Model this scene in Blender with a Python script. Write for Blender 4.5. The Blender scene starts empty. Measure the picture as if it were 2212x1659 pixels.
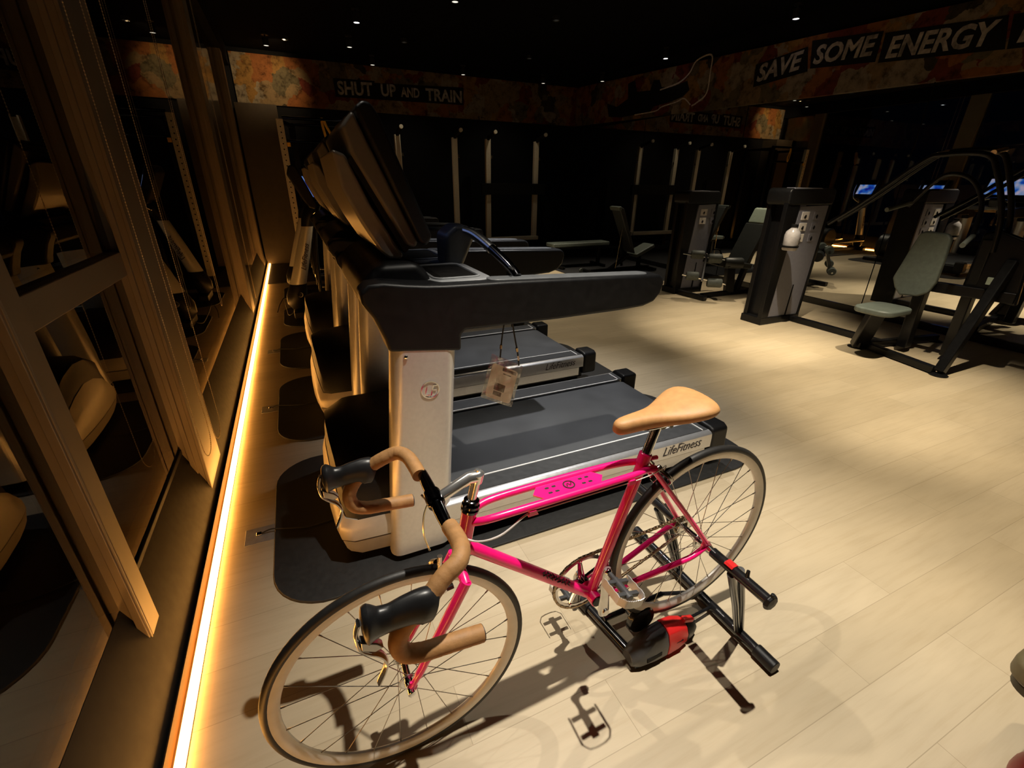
import bpy, math, random
from mathutils import Vector, Matrix, Quaternion
random.seed(7)
PI = math.pi
scene = bpy.context.scene
COL = scene.collection

# ------------------------------------------------------------------ camera, world, light, exposure
cam_data = bpy.data.cameras.new('camera')
cam_data.sensor_width = 36.0
cam_data.lens = 976.065 / 2212 * 36.0
cam_data.clip_start = 0.03
cam_data.clip_end = 100
cam = bpy.data.objects.new('camera', cam_data)
COL.objects.link(cam)
RX = Vector((0.90938126, -0.41581034, 0.01129069))
DN = Vector((-0.16059193, -0.37599634, -0.91259903))
FW = Vector((0.38371337, 0.82808726, -0.40869981))
cm = Matrix.Identity(4)
for r in range(3):
    cm[r][0], cm[r][1], cm[r][2] = RX[r], -DN[r], -FW[r]
cm.translation = Vector((0.5548, 0.0, 1.4966))
cam.matrix_world = cm
scene.camera = cam

world = bpy.data.worlds.new('night')
scene.world = world
world.use_nodes = True
world.node_tree.nodes['Background'].inputs[0].default_value = (0.25, 0.4, 1.0, 1)
world.node_tree.nodes['Background'].inputs[1].default_value = 0.0015

scene.view_settings.view_transform = 'Standard'
scene.view_settings.look = 'None'
scene.view_settings.gamma = 1
scene.view_settings.use_curve_mapping = False
scene.view_settings.exposure = 0.0

ROOM_X, ROOM_Y, ROOM_Y0, CEIL = 6.95, 10.4, -2.6, 3.52
WARM = (1.0, 0.85, 0.62)
AMBER = (1.0, 0.70, 0.36)
NEUT = (1.0, 0.92, 0.79)
COOL = (1.0, 0.97, 0.95)
# ceiling spotlights: x, y, watts, cone degrees, blend, target x, target y, colour
# x, y, watts, cone degrees, blend, target (x, y, z), colour, recessed
SPOTS = [
    (1.60, 0.78, 560, 58, 0.95, (1.50, 0.80, 0), NEUT, True),
    (0.55, 2.00, 110, 46, 0.9, (1.90, 0.45, 0), NEUT, True),
    (3.40, 0.40, 430, 46, 1.0, (3.35, 0.62, 0), WARM, True),
    (4.30, 1.60, 720, 54, 1.0, (4.75, 1.85, 0), WARM, True),
    (4.15, 2.75, 700, 46, 1.0, (5.05, 3.45, 0), WARM, True),
    (2.50, 2.90, 330, 56, 1.0, (2.05, 2.50, 0), COOL, True),
    (4.20, 6.60, 430, 56, 1.0, (4.15, 6.90, 0), WARM, True),
    (3.20, 4.60, 150, 84, 1.0, (3.30, 4.40, 0), WARM, True),  # added fill lamp, lifts the dark floor between treadmills and machines
    (6.60, 4.85, 210, 50, 0.9, (6.20, 4.60, 0), WARM, False),
    (1.73, 7.50, 130, 56, 0.9, (2.40, 6.40, 0), WARM, False),
    (6.55, 7.10, 110, 60, 0.9, (5.90, 6.90, 0), WARM, False),
    (0.90, 9.30, 60, 80, 0.9, (0.45, 10.4, 3.0), AMBER, True),
    (2.60, 8.60, 24, 64, 0.9, (2.90, 10.2, 1.4), WARM, True),
    (4.80, 8.60, 24, 64, 0.9, (4.90, 10.2, 1.4), WARM, True),
]
for (sx, sy, sw, sc, sb, tgt, scol, rec) in SPOTS:
    ld = bpy.data.lights.new('ceiling_spot', 'SPOT')
    ld.energy = sw
    ld.color = scol
    ld.spot_size = math.radians(sc)
    ld.spot_blend = sb
    ld.shadow_soft_size = 0.022
    lo = bpy.data.objects.new('ceiling_spot', ld)
    COL.objects.link(lo)
    lo.location = (sx, sy, CEIL - (0.055 if rec else 0.175))
    dirv = Vector(tgt) - Vector(lo.location)
    lo.rotation_mode = 'QUATERNION'
    lo.rotation_quaternion = dirv.to_track_quat('-Z', 'Y')

# ------------------------------------------------------------------ materials
MATS = {}
def ramp(nt, fac, stops, interp='LINEAR'):
    n = nt.nodes.new('ShaderNodeValToRGB')
    n.color_ramp.interpolation = interp
    el = n.color_ramp.elements
    while len(el) < len(stops): el.new(0.5)
    for e, (p, c) in zip(el, stops):
        e.position = p
        e.color = (c[0], c[1], c[2], 1)
    nt.links.new(fac, n.inputs[0])
    return n.outputs[0]
def coords(nt, scale=(1, 1, 1), kind='Object', rot=(0, 0, 0)):
    t = nt.nodes.new('ShaderNodeTexCoord')
    m = nt.nodes.new('ShaderNodeMapping')
    m.inputs['Scale'].default_value = scale
    m.inputs['Rotation'].default_value = rot
    nt.links.new(t.outputs[kind], m.inputs[0])
    return m.outputs[0]
def noise(nt, vec, scale, detail=3, rough=0.55):
    n = nt.nodes.new('ShaderNodeTexNoise')
    n.inputs['Scale'].default_value = scale
    n.inputs['Detail'].default_value = detail
    n.inputs['Roughness'].default_value = rough
    nt.links.new(vec, n.inputs['Vector'])
    return n.outputs[0]
def base(name):
    m = bpy.data.materials.new(name)
    m.use_nodes = True
    nt = m.node_tree
    return m, nt, nt.nodes['Principled BSDF']
def pbr(name, col, rough=0.5, metal=0.0, vary=0.12, scale=30, bump=0.0, coat=0.0, spec=0.5, bscale=None, stretch=(1, 1, 1)):
    m, nt, b = base(name)
    v = coords(nt, stretch)
    f = noise(nt, v, scale)
    lo = [max(0, c * (1 - vary)) for c in col]
    hi = [min(1, c * (1 + vary)) for c in col]
    nt.links.new(ramp(nt, f, [(0.3, lo), (0.7, hi)]), b.inputs['Base Color'])
    r1 = nt.nodes.new('ShaderNodeMapRange')
    r1.inputs['To Min'].default_value = max(0.02, rough * 0.85)
    r1.inputs['To Max'].default_value = min(1, rough * 1.15)
    nt.links.new(f, r1.inputs[0])
    nt.links.new(r1.outputs[0], b.inputs['Roughness'])
    b.inputs['Metallic'].default_value = metal
    b.inputs['Coat Weight'].default_value = coat
    b.inputs['Coat Roughness'].default_value = 0.08
    b.inputs['Specular IOR Level'].default_value = spec
    if bump:
        bn = nt.nodes.new('ShaderNodeBump')
        bn.inputs['Strength'].default_value = bump
        bn.inputs['Distance'].default_value = 0.002
        nt.links.new(noise(nt, v, bscale or scale * 6), bn.inputs['Height'])
        nt.links.new(bn.outputs[0], b.inputs['Normal'])
    MATS[name] = m
    return m
def emis(name, col, strength):
    m, nt, b = base(name)
    b.inputs['Base Color'].default_value = (0.02, 0.02, 0.02, 1)
    b.inputs['Emission Color'].default_value = (*col, 1)
    b.inputs['Emission Strength'].default_value = strength
    MATS[name] = m
    return m

# pale oak planks
def mat_floor():
    m, nt, b = base('pale_oak_planks')
    v = coords(nt)
    br = nt.nodes.new('ShaderNodeTexBrick')
    br.offset = 0.37
    br.inputs['Scale'].default_value = 1.0
    br.inputs['Brick Width'].default_value = 1.25
    br.inputs['Row Height'].default_value = 0.185
    br.inputs['Mortar Size'].default_value = 0.0013
    br.inputs['Mortar Smooth'].default_value = 0.3
    br.inputs['Bias'].default_value = 0.0
    br.inputs['Color1'].default_value = (0.575, 0.475, 0.325, 1)
    br.inputs['Color2'].default_value = (0.51, 0.415, 0.275, 1)
    br.inputs['Mortar'].default_value = (0.40, 0.32, 0.21, 1)
    nt.links.new(v, br.inputs['Vector'])
    g = noise(nt, coords(nt, (2.2, 26, 1)), 1.6, 6, 0.6)
    gr = ramp(nt, g, [(0.28, (0.92, 0.90, 0.87)), (0.5, (1, 1, 1)), (0.72, (1.04, 1.04, 1.04))])
    k = noise(nt, coords(nt, (0.9, 2.2, 1)), 1.7, 3)
    kr = ramp(nt, k, [(0.3, (0.9, 0.9, 0.9)), (0.7, (1.05, 1.05, 1.05))])
    mx = nt.nodes.new('ShaderNodeMix'); mx.data_type = 'RGBA'; mx.blend_type = 'MULTIPLY'; mx.inputs[0].default_value = 1
    nt.links.new(br.outputs[0], mx.inputs[6]); nt.links.new(gr, mx.inputs[7])
    m2 = nt.nodes.new('ShaderNodeMix'); m2.data_type = 'RGBA'; m2.blend_type = 'MULTIPLY'; m2.inputs[0].default_value = 1
    nt.links.new(mx.outputs[2], m2.inputs[6]); nt.links.new(kr, m2.inputs[7])
    nt.links.new(m2.outputs[2], b.inputs['Base Color'])
    b.inputs['Roughness'].default_value = 0.42
    b.inputs['Specular IOR Level'].default_value = 0.4
    bn = nt.nodes.new('ShaderNodeBump'); bn.inputs['Strength'].default_value = 0.08; bn.inputs['Distance'].default_value = 0.001
    nt.links.new(g, bn.inputs['Height']); nt.links.new(bn.outputs[0], b.inputs['Normal'])
    return m
M_FLOOR = mat_floor()
def mat_mural(name, seed):
    m, nt, b = base(name)
    v = coords(nt, (1, 1, 1))
    mp = nt.nodes.new('ShaderNodeVectorMath'); mp.operation = 'ADD'; mp.inputs[1].default_value = (seed, seed * 2.3, seed)
    nt.links.new(v, mp.inputs[0])
    nz = nt.nodes.new('ShaderNodeTexNoise'); nz.inputs['Scale'].default_value = 3.2; nz.inputs['Detail'].default_value = 4
    nt.links.new(mp.outputs[0], nz.inputs['Vector'])
    ad = nt.nodes.new('ShaderNodeVectorMath'); ad.operation = 'MULTIPLY_ADD'
    ad.inputs[1].default_value = (0.55, 0.55, 0.55)
    nt.links.new(nz.outputs[1], ad.inputs[0]); nt.links.new(mp.outputs[0], ad.inputs[2])
    vo = nt.nodes.new('ShaderNodeTexVoronoi'); vo.inputs['Scale'].default_value = 3.4
    nt.links.new(ad.outputs[0], vo.inputs['Vector'])
    sp = nt.nodes.new('ShaderNodeSeparateColor'); nt.links.new(vo.outputs['Color'], sp.inputs[0])
    c1 = ramp(nt, sp.outputs[0], [(0.0, (0.17, 0.065, 0.02)), (0.2, (0.18, 0.10, 0.028)), (0.36, (0.085, 0.07, 0.04)), (0.52, (0.10, 0.022, 0.012)),
                                  (0.66, (0.15, 0.105, 0.055)), (0.8, (0.17, 0.14, 0.10)), (0.92, (0.03, 0.024, 0.015))], 'CONSTANT')
    n2 = noise(nt, mp.outputs[0], 9, 6, 0.7)
    c2 = ramp(nt, n2, [(0.32, (0.25, 0.22, 0.18)), (0.5, (0.95, 0.92, 0.88)), (0.75, (1.3, 1.2, 1.1))])
    mx = nt.nodes.new('ShaderNodeMix'); mx.data_type = 'RGBA'; mx.blend_type = 'MULTIPLY'; mx.inputs[0].default_value = 1
    nt.links.new(c1, mx.inputs[6]); nt.links.new(c2, mx.inputs[7])
    nt.links.new(mx.outputs[2], b.inputs['Base Color'])
    b.inputs['Roughness'].default_value = 0.75
    b.inputs['Specular IOR Level'].default_value = 0.12
    return m
M_MURAL = mat_mural('graffiti_mural_print', 1.7)
M_MURAL2 = mat_mural('graffiti_mural_print_side', 5.2)
pbr('letter_paint', (0.26, 0.23, 0.20), 0.7, vary=0.55, scale=14)
pbr('plate_black', (0.005, 0.0045, 0.004), 0.7, vary=0.4, spec=0.15)
pbr('chalk_outline', (0.42, 0.37, 0.30), 0.7, vary=0.3)
pbr('wall_black', (0.003, 0.003, 0.004), 0.8, vary=0.2, scale=12, spec=0.15)
pbr('wall_brown', (0.05, 0.038, 0.026), 0.7, vary=0.15, scale=8)
pbr('ceiling_black', (0.002, 0.002, 0.0025), 0.9, vary=0.2, spec=0.08)
pbr('bronze_frame', (0.225, 0.18, 0.13), 0.42, 0.35, vary=0.06, scale=6)
pbr('sill_dark', (0.007, 0.006, 0.005), 0.65, 0.0, vary=0.15)
pbr('silver_paint', (0.66, 0.645, 0.62), 0.34, 0.45, vary=0.04, scale=60)
pbr('silver_rail', (0.62, 0.62, 0.63), 0.3, 0.75, vary=0.03, scale=60)
pbr('black_plastic', (0.0065, 0.0065, 0.007), 0.42, vary=0.2, bump=0.15, bscale=900, spec=0.3)
pbr('dark_grey_plastic', (0.055, 0.057, 0.06), 0.36, vary=0.12, bump=0.1, bscale=900)
pbr('pad_rubber_grey', (0.11, 0.115, 0.12), 0.4, vary=0.1)
pbr('grey_tray', (0.30, 0.31, 0.32), 0.35, 0.1, vary=0.08)
pbr('bezel_back', (0.13, 0.115, 0.095), 0.42, 0.1, vary=0.06)
pbr('console_shell', (0.30, 0.265, 0.22), 0.3, 0.35, vary=0.06)
pbr('tan_shell', (0.50, 0.46, 0.40), 0.38, 0.25, vary=0.05)
pbr('belt_rubber', (0.062, 0.066, 0.072), 0.55, vary=0.16, scale=5, bump=0.2, bscale=700)
pbr('mat_rubber', (0.016, 0.016, 0.016), 0.62, vary=0.25, scale=50, bump=0.3, bscale=500)
pbr('gym_rubber_floor', (0.016, 0.016, 0.018), 0.6, vary=0.25, scale=40, bump=0.25)
pbr('white_line', (0.75, 0.75, 0.74), 0.5, vary=0.04)
pbr('chrome', (0.78, 0.78, 0.78), 0.08, 1.0, vary=0.03)
pbr('brushed_alloy', (0.62, 0.61, 0.60), 0.24, 1.0, vary=0.06, scale=40)
pbr('stem_alloy', (0.86, 0.85, 0.84), 0.2, 0.9, vary=0.03)
pbr('cage_alloy', (0.55, 0.55, 0.55), 0.4, 0.4, vary=0.05)
pbr('black_chrome', (0.10, 0.10, 0.11), 0.13, 1.0, vary=0.1)
pbr('pink_enamel', (0.96, 0.008, 0.19), 0.3, vary=0.04, coat=0.7)
pbr('tan_leather', (0.46, 0.235, 0.085), 0.55, vary=0.1, scale=45, bump=0.15)
pbr('bar_tape_tan', (0.40, 0.205, 0.075), 0.62, vary=0.16, scale=35, bump=0.25)
pbr('tyre_rubber', (0.016, 0.015, 0.014), 0.5, vary=0.2, bump=0.1)
pbr('rim_alloy', (0.74, 0.71, 0.65), 0.3, 0.2, vary=0.05)
pbr('hood_rubber', (0.014, 0.014, 0.015), 0.36, vary=0.15)
pbr('spoke_steel', (0.36, 0.33, 0.30), 0.3, 0.9)
pbr('chain_steel', (0.32, 0.24, 0.15), 0.32, 0.95, vary=0.3, scale=200)
pbr('black_enamel', (0.010, 0.010, 0.011), 0.2, vary=0.2, coat=0.4)
pbr('machine_black', (0.006, 0.006, 0.0065), 0.3, vary=0.2, spec=0.25)
pbr('red_plastic', (0.62, 0.018, 0.018), 0.35, vary=0.05)
pbr('cable_white', (0.62, 0.60, 0.57), 0.45)
pbr('cable_black', (0.012, 0.012, 0.012), 0.5)
pbr('pad_grey_green', (0.105, 0.125, 0.108), 0.5, vary=0.12, scale=30, bump=0.2)
pbr('pad_dark', (0.022, 0.024, 0.022), 0.45, vary=0.15)
pbr('pad_pale', (0.26, 0.31, 0.25), 0.5, vary=0.08)
pbr('tower_grey', (0.25, 0.25, 0.30), 0.45, 0.2, vary=0.06)
pbr('placard', (0.75, 0.70, 0.66), 0.5, vary=0.1)
pbr('post_beige', (0.52, 0.47, 0.36), 0.5, 0.1, vary=0.22, scale=90)
pbr('roller_foam', (0.075, 0.085, 0.075), 0.6, vary=0.15)
pbr('jug_plastic', (0.38, 0.36, 0.36), 0.2, vary=0.25, scale=12)
pbr('socket_plate', (0.34, 0.33, 0.32), 0.45, 0.1)
pbr('card_paper', (0.93, 0.83, 0.74), 0.55, vary=0.03)
pbr('card_print', (0.20, 0.13, 0.08), 0.5, vary=0.3)
pbr('strap_black', (0.012, 0.011, 0.010), 0.6)
pbr('gold_clip', (0.65, 0.55, 0.36), 0.2, 1.0)
pbr('bead_metal', (0.75, 0.62, 0.42), 0.3, 0.4)
pbr('olive_vinyl', (0.12, 0.095, 0.045), 0.5, vary=0.1)
pbr('dark_edge', (0.05, 0.04, 0.022), 0.5)
pbr('deep_red', (0.32, 0.012, 0.018), 0.4)
pbr('yellow_grip', (0.75, 0.42, 0.03), 0.4)
pbr('decal_black', (0.02, 0.012, 0.015), 0.5)
pbr('lamp_can', (0.02, 0.02, 0.02), 0.4)
pbr('night_ground', (0.004, 0.004, 0.005), 0.9)
emis('led_white', (1.0, 0.43, 0.085), 32.0)
pbr('amber_reflection_lip', (0.055, 0.028, 0.012), 0.7, spec=0.1)  # orange tint stands in for the light strip's reflection in the metal channel
emis('lamp_lens', (1.0, 0.95, 1.0), 9.0)
emis('lamp_lens_dim', (1.0, 0.92, 0.75), 1.2)
def mat_glass():
    m, nt, b = base('window_glass')
    nt.nodes.remove(b)
    out = nt.nodes['Material Output']
    gl = nt.nodes.new('ShaderNodeBsdfGlossy'); gl.inputs['Roughness'].default_value = 0.0
    gl.inputs['Color'].default_value = (0.95, 0.93, 0.9, 1)
    tr = nt.nodes.new('ShaderNodeBsdfTransparent'); tr.inputs['Color'].default_value = (0.75, 0.78, 0.8, 1)
    fr = nt.nodes.new('ShaderNodeFresnel'); fr.inputs['IOR'].default_value = 2.6
    nz = noise(nt, coords(nt), 2.0)
    mr = nt.nodes.new('ShaderNodeMapRange'); mr.inputs['To Min'].default_value = 1.88; mr.inputs['To Max'].default_value = 1.96
    nt.links.new(nz, mr.inputs[0]); nt.links.new(mr.outputs[0], fr.inputs['IOR'])
    mx = nt.nodes.new('ShaderNodeMixShader')
    nt.links.new(fr.outputs[0], mx.inputs[0]); nt.links.new(tr.outputs[0], mx.inputs[1]); nt.links.new(gl.outputs[0], mx.inputs[2])
    nt.links.new(mx.outputs[0], out.inputs[0])
    MATS['window_glass'] = m
mat_glass()
def mat_mirror():
    m, nt, b = base('mirror_silver')
    b.inputs['Metallic'].default_value = 1
    b.inputs['Roughness'].default_value = 0.012
    c = ramp(nt, noise(nt, coords(nt), 1.5), [(0.3, (0.74, 0.76, 0.75)), (0.7, (0.79, 0.80, 0.79))])
    nt.links.new(c, b.inputs['Base Color'])
    MATS['mirror_silver'] = m
mat_mirror()
def mat_clear():
    m, nt, b = base('clear_vinyl')
    nt.nodes.remove(b)
    out = nt.nodes['Material Output']
    gl = nt.nodes.new('ShaderNodeBsdfGlossy'); gl.inputs['Roughness'].default_value = 0.06
    tr = nt.nodes.new('ShaderNodeBsdfTransparent'); tr.inputs['Color'].default_value = (0.93, 0.92, 0.9, 1)
    mx = nt.nodes.new('ShaderNodeMixShader')
    f = ramp(nt, noise(nt, coords(nt), 30), [(0.35, (0.05, 0.05, 0.05)), (0.75, (0.32, 0.32, 0.32))])
    nt.links.new(f, mx.inputs[0]); nt.links.new(tr.outputs[0], mx.inputs[1]); nt.links.new(gl.outputs[0], mx.inputs[2])
    nt.links.new(mx.outputs[0], out.inputs[0])
    MATS['clear_vinyl'] = m
mat_clear()
def mat_screen():
    m, nt, b = base('screen_picture')
    v = coords(nt, (1, 1, 1))
    f = noise(nt, v, 7.5, 1)
    c = ramp(nt, f, [(0.3, (0.02, 0.02, 0.5)), (0.45, (0.02, 0.18, 0.9)), (0.55, (0.35, 0.55, 1.0)), (0.68, (0.9, 0.75, 1.0))])
    b.inputs['Base Color'].default_value = (0.01, 0.01, 0.01, 1)
    nt.links.new(c, b.inputs['Emission Color'])
    b.inputs['Emission Strength'].default_value = 0.4
    MATS['screen_picture'] = m
mat_screen()
def M(n): return MATS[n] if isinstance(n, str) else n

# ------------------------------------------------------------------ mesh building helpers
class MB:
    def __init__(s): s.v = []; s.f = []
    def add(s, vs, fs):
        o = len(s.v)
        s.v += [tuple(v) for v in vs]
        s.f += [tuple(i + o for i in f) for f in fs]
        return s
    def box(s, c, d, rot=None):
        hx, hy, hz = d[0] / 2, d[1] / 2, d[2] / 2
        vs = [Vector((x, y, z)) for x in (-hx, hx) for y in (-hy, hy) for z in (-hz, hz)]
        if rot is not None: vs = [rot @ v for v in vs]
        vs = [v + Vector(c) for v in vs]
        return s.add(vs, [(0, 1, 3, 2), (4, 6, 7, 5), (0, 4, 5, 1), (2, 3, 7, 6), (0, 2, 6, 4), (1, 5, 7, 3)])
    def span(s, a, b):
        return s.box([(p + q) / 2 for p, q in zip(a, b)], [abs(p - q) for p, q in zip(a, b)])
    def loft(s, rings, caps=True, closed=False):
        n = len(rings[0]); vs = [p for r in rings for p in r]; fs = []
        m = len(rings)
        for i in range(m if closed else m - 1):
            j = (i + 1) % m
            for k in range(n):
                l = (k + 1) % n
                fs.append((i * n + k, i * n + l, j * n + l, j * n + k))
        if caps and not closed:
            fs.append(tuple(range(n - 1, -1, -1)))
            fs.append(tuple((m - 1) * n + k for k in range(n)))
        return s.add(vs, fs)
    def tube(s, path, r, seg=12, closed=False, caps=True, flat=None, up=None):
        P = [Vector(p) for p in path]; n = len(P)
        R = r if isinstance(r, (list, tuple)) else [r] * n
        T = []
        for i in range(n):
            if closed: t = P[(i + 1) % n] - P[i - 1]
            elif i == 0: t = P[1] - P[0]
            elif i == n - 1: t = P[-1] - P[-2]
            else: t = (P[i + 1] - P[i]).normalized() + (P[i] - P[i - 1]).normalized()
            T.append(t.normalized())
        if up is not None: nrm = Vector(up)
        else: nrm = Vector((0, 0, 1)) if abs(T[0].z) < 0.9 else Vector((1, 0, 0))
        nrm = (nrm - T[0] * nrm.dot(T[0])).normalized()
        rings = []
        for i in range(n):
            if i: nrm = (T[i - 1].rotation_difference(T[i]) @ nrm)
            nrm = (nrm - T[i] * nrm.dot(T[i])).normalized()
            bn = T[i].cross(nrm)
            fx, fy = flat if flat else (1, 1)
            rings.append([P[i] + (nrm * math.cos(2 * PI * k / seg) * fx + bn * math.sin(2 * PI * k / seg) * fy) * R[i] for k in range(seg)])
        return s.loft(rings, caps, closed)
    def rod(s, a, b, r, seg=12): return s.tube([a, b], r, seg)
    def lathe(s, prof, origin, axis, seg=24, closed=False):
        ax = Vector(axis).normalized()
        a = ax.orthogonal().normalized(); b = ax.cross(a); o = Vector(origin)
        rings = []
        for k in range(seg):
            t = 2 * PI * k / seg; d = a * math.cos(t) + b * math.sin(t)
            rings.append([o + d * max(r, 1e-5) + ax * h for r, h in prof])
        m = len(prof); vs = [p for r in rings for p in r]; fs = []
        for k in range(seg):
            l = (k + 1) % seg
            for i in range(m if closed else m - 1):
                j = (i + 1) % m
                fs.append((k * m + i, l * m + i, l * m + j, k * m + j))
        if not closed:
            if prof[0][0] > 1e-4: fs.append(tuple(k * m for k in range(seg)))
            if prof[-1][0] > 1e-4: fs.append(tuple(k * m + m - 1 for k in range(seg - 1, -1, -1)))
        return s.add(vs, fs)
    def prism(s, poly, fn, a, b):
        """poly: 2D outline, fn(p, q, t) -> 3D, extruded over t from a to b"""
        n = len(poly)
        vs = [fn(p, q, a) for p, q in poly] + [fn(p, q, b) for p, q in poly]
        fs = [tuple(range(n - 1, -1, -1)), tuple(range(n, 2 * n))]
        fs += [(k, (k + 1) % n, n + (k + 1) % n, n + k) for k in range(n)]
        return s.add(vs, fs)
    def ball(s, c, r, seg=12, rings=8, sc=(1, 1, 1)):
        prof = [(math.sin(PI * i / rings), -math.cos(PI * i / rings)) for i in range(rings + 1)]
        t = MB().lathe(prof, (0, 0, 0), (0, 0, 1), seg)
        return s.add([(c[0] + v[0] * r * sc[0], c[1] + v[1] * r * sc[1], c[2] + v[2] * r * sc[2]) for v in t.v], t.f)
    def xform(s, m):
        s.v = [tuple(m @ Vector(v)) for v in s.v]; return s
    def build(s, name, mat, parent=None, bevel=0.0, bseg=2, ang=35, sub=0, flatshade=False):
        me = bpy.data.meshes.new(name)
        me.from_pydata(s.v, [], s.f)
        me.validate()
        import bmesh
        bm = bmesh.new(); bm.from_mesh(me)
        bmesh.ops.remove_doubles(bm, verts=bm.verts, dist=1e-6)
        bmesh.ops.recalc_face_normals(bm, faces=bm.faces)
        bm.to_mesh(me); bm.free()
        me.materials.append(M(mat))
        if not flatshade:
            me.shade_smooth()
            me.set_sharp_from_angle(angle=math.radians(ang))
        o = bpy.data.objects.new(name, me)
        COL.objects.link(o)
        if bevel:
            bv = o.modifiers.new('bevel', 'BEVEL'); bv.width = bevel; bv.segments = bseg; bv.limit_method = 'ANGLE'
            bv.angle_limit = math.radians(35); bv.harden_normals = True
        if sub:
            sb = o.modifiers.new('sub', 'SUBSURF'); sb.levels = sub; sb.render_levels = sub
        if parent is not None: o.parent = parent
        return o
def tag(o, label=None, cat=None, group=None, kind=None):
    if label: o['label'] = label
    if cat: o['category'] = cat
    if group: o['group'] = group
    if kind: o['kind'] = kind
    return o
def struct(o): return tag(o, kind='structure')
def thing(name, label, cat, loc=(0, 0, 0), rz=0.0, group=None):
    o = bpy.data.objects.new(name, None)
    o.empty_display_size = 0.1
    COL.objects.link(o)
    o.location = loc
    o.rotation_euler = (0, 0, rz)
    return tag(o, label, cat, group)
def copy_tree(o, parent=None):
    c = o.copy(); COL.objects.link(c)
    if parent is not None: c.parent = parent
    for ch in list(o.children): copy_tree(ch, c)
    return c
def text_mesh(body, size, depth=0.002, bold=0.0, shear=0.0, squeeze=1.0, spacing=1.0):
    cu = bpy.data.curves.new('lettering', 'FONT')
    cu.body = body; cu.size = size; cu.extrude = depth; cu.offset = bold; cu.shear = shear; cu.space_character = spacing
    cu.resolution_u = 3
    ob = bpy.data.objects.new('lettering', cu)
    COL.objects.link(ob)
    bpy.context.view_layer.update()
    me = bpy.data.meshes.new_from_object(ob.evaluated_get(bpy.context.evaluated_depsgraph_get()))
    COL.objects.unlink(ob); bpy.data.objects.remove(ob)
    vs = [Vector(v.co) for v in me.vertices]
    fs = [tuple(p.vertices) for p in me.polygons]
    bpy.data.meshes.remove(me)
    vs = [Vector((v.x * squeeze, v.y, v.z)) for v in vs]
    return vs, fs
def lettering(name, body, origin, ux, uy, height, mat, parent=None, width=None, **kw):
    """letters laid on the plane origin + ux*x + uy*y, cap height = height, optional total width"""
    vs, fs = text_mesh(body, 1.0, **kw)
    x0 = min(v.x for v in vs); x1 = max(v.x for v in vs); y0 = min(v.y for v in vs); y1 = max(v.y for v in vs)
    sy = height / (y1 - y0)
    sx = (width / (x1 - x0)) if width else sy
    ux = Vector(ux).normalized(); uy = Vector(uy).normalized(); n = ux.cross(uy)
    o = Vector(origin)
    mb = MB().add([o + ux * (v.x - x0) * sx + uy * (v.y - y0) * sy + n * v.z for v in vs], fs)
    return mb.build(name, mat, parent, flatshade=True)
def arc(c, r, a0, a1, n, plane='xz', off=0.0):
    out = []
    for i in range(n + 1):
        t = a0 + (a1 - a0) * i / n
        p, q = c[0] + r * math.cos(t), c[1] + r * math.sin(t)
        out.append({'xz': (p, off, q), 'xy': (p, q, off), 'yz': (off, p, q)}[plane])
    return out
def smooth(pts, n=6, closed=False):
    P = [Vector(p) for p in pts]; out = []
    m = len(P)
    for i in range(m if closed else m - 1):
        p1, p2 = P[i], P[(i + 1) % m]
        p0 = P[i - 1] if (i > 0 or closed) else p1 * 2 - p2
        p3 = P[(i + 2) % m] if (i + 2 < m or closed) else p2 * 2 - p1
        for k in range(n):
            t = k / n
            out.append(0.5 * ((2 * p1) + (p2 - p0) * t + (2 * p0 - 5 * p1 + 4 * p2 - p3) * t * t + (3 * p1 - p0 - 3 * p2 + p3) * t ** 3))
    if not closed: out.append(P[-1])
    return out
def XZ(p, q, t): return (p, t, q)
def XY(p, q, t): return (p, q, t)
def YZ(p, q, t): return (t, p, q)
def rrect(x0, y0, x1, y1, r, n=6):
    out = []
    for cx, cy, a in ((x1 - r, y1 - r, 0), (x0 + r, y1 - r, PI / 2), (x0 + r, y0 + r, PI), (x1 - r, y0 + r, 1.5 * PI)):
        for i in range(n + 1):
            t = a + PI / 2 * i / n
            out.append((cx + r * math.cos(t), cy + r * math.sin(t)))
    return out

# ------------------------------------------------------------------ the room
struct(MB().span((-0.10, ROOM_Y0, -0.08), (ROOM_X + 0.06, ROOM_Y + 0.06, 0)).build('floor', M_FLOOR))
struct(MB().span((-0.5, ROOM_Y0 - 0.1, CEIL), (ROOM_X + 0.2, ROOM_Y + 0.2, CEIL + 0.1)).build('ceiling', 'ceiling_black'))
struct(MB().span((-0.5, ROOM_Y + 0.0, 0), (ROOM_X + 0.2, ROOM_Y + 0.12, CEIL)).build('wall_back', 'wall_black'))
struct(MB().span((-0.5, ROOM_Y0 - 0.1, 0), (ROOM_X + 0.2, ROOM_Y0, CEIL)).build('wall_front', 'wall_black'))
struct(MB().span((ROOM_X, ROOM_Y0, 0), (ROOM_X + 0.12, ROOM_Y, CEIL)).build('wall_right', 'wall_black'))
struct(MB().span((-0.02, 9.95, 0.0), (0.62, 10.4, 2.66)).build('wall_corner', 'wall_brown'))
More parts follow.
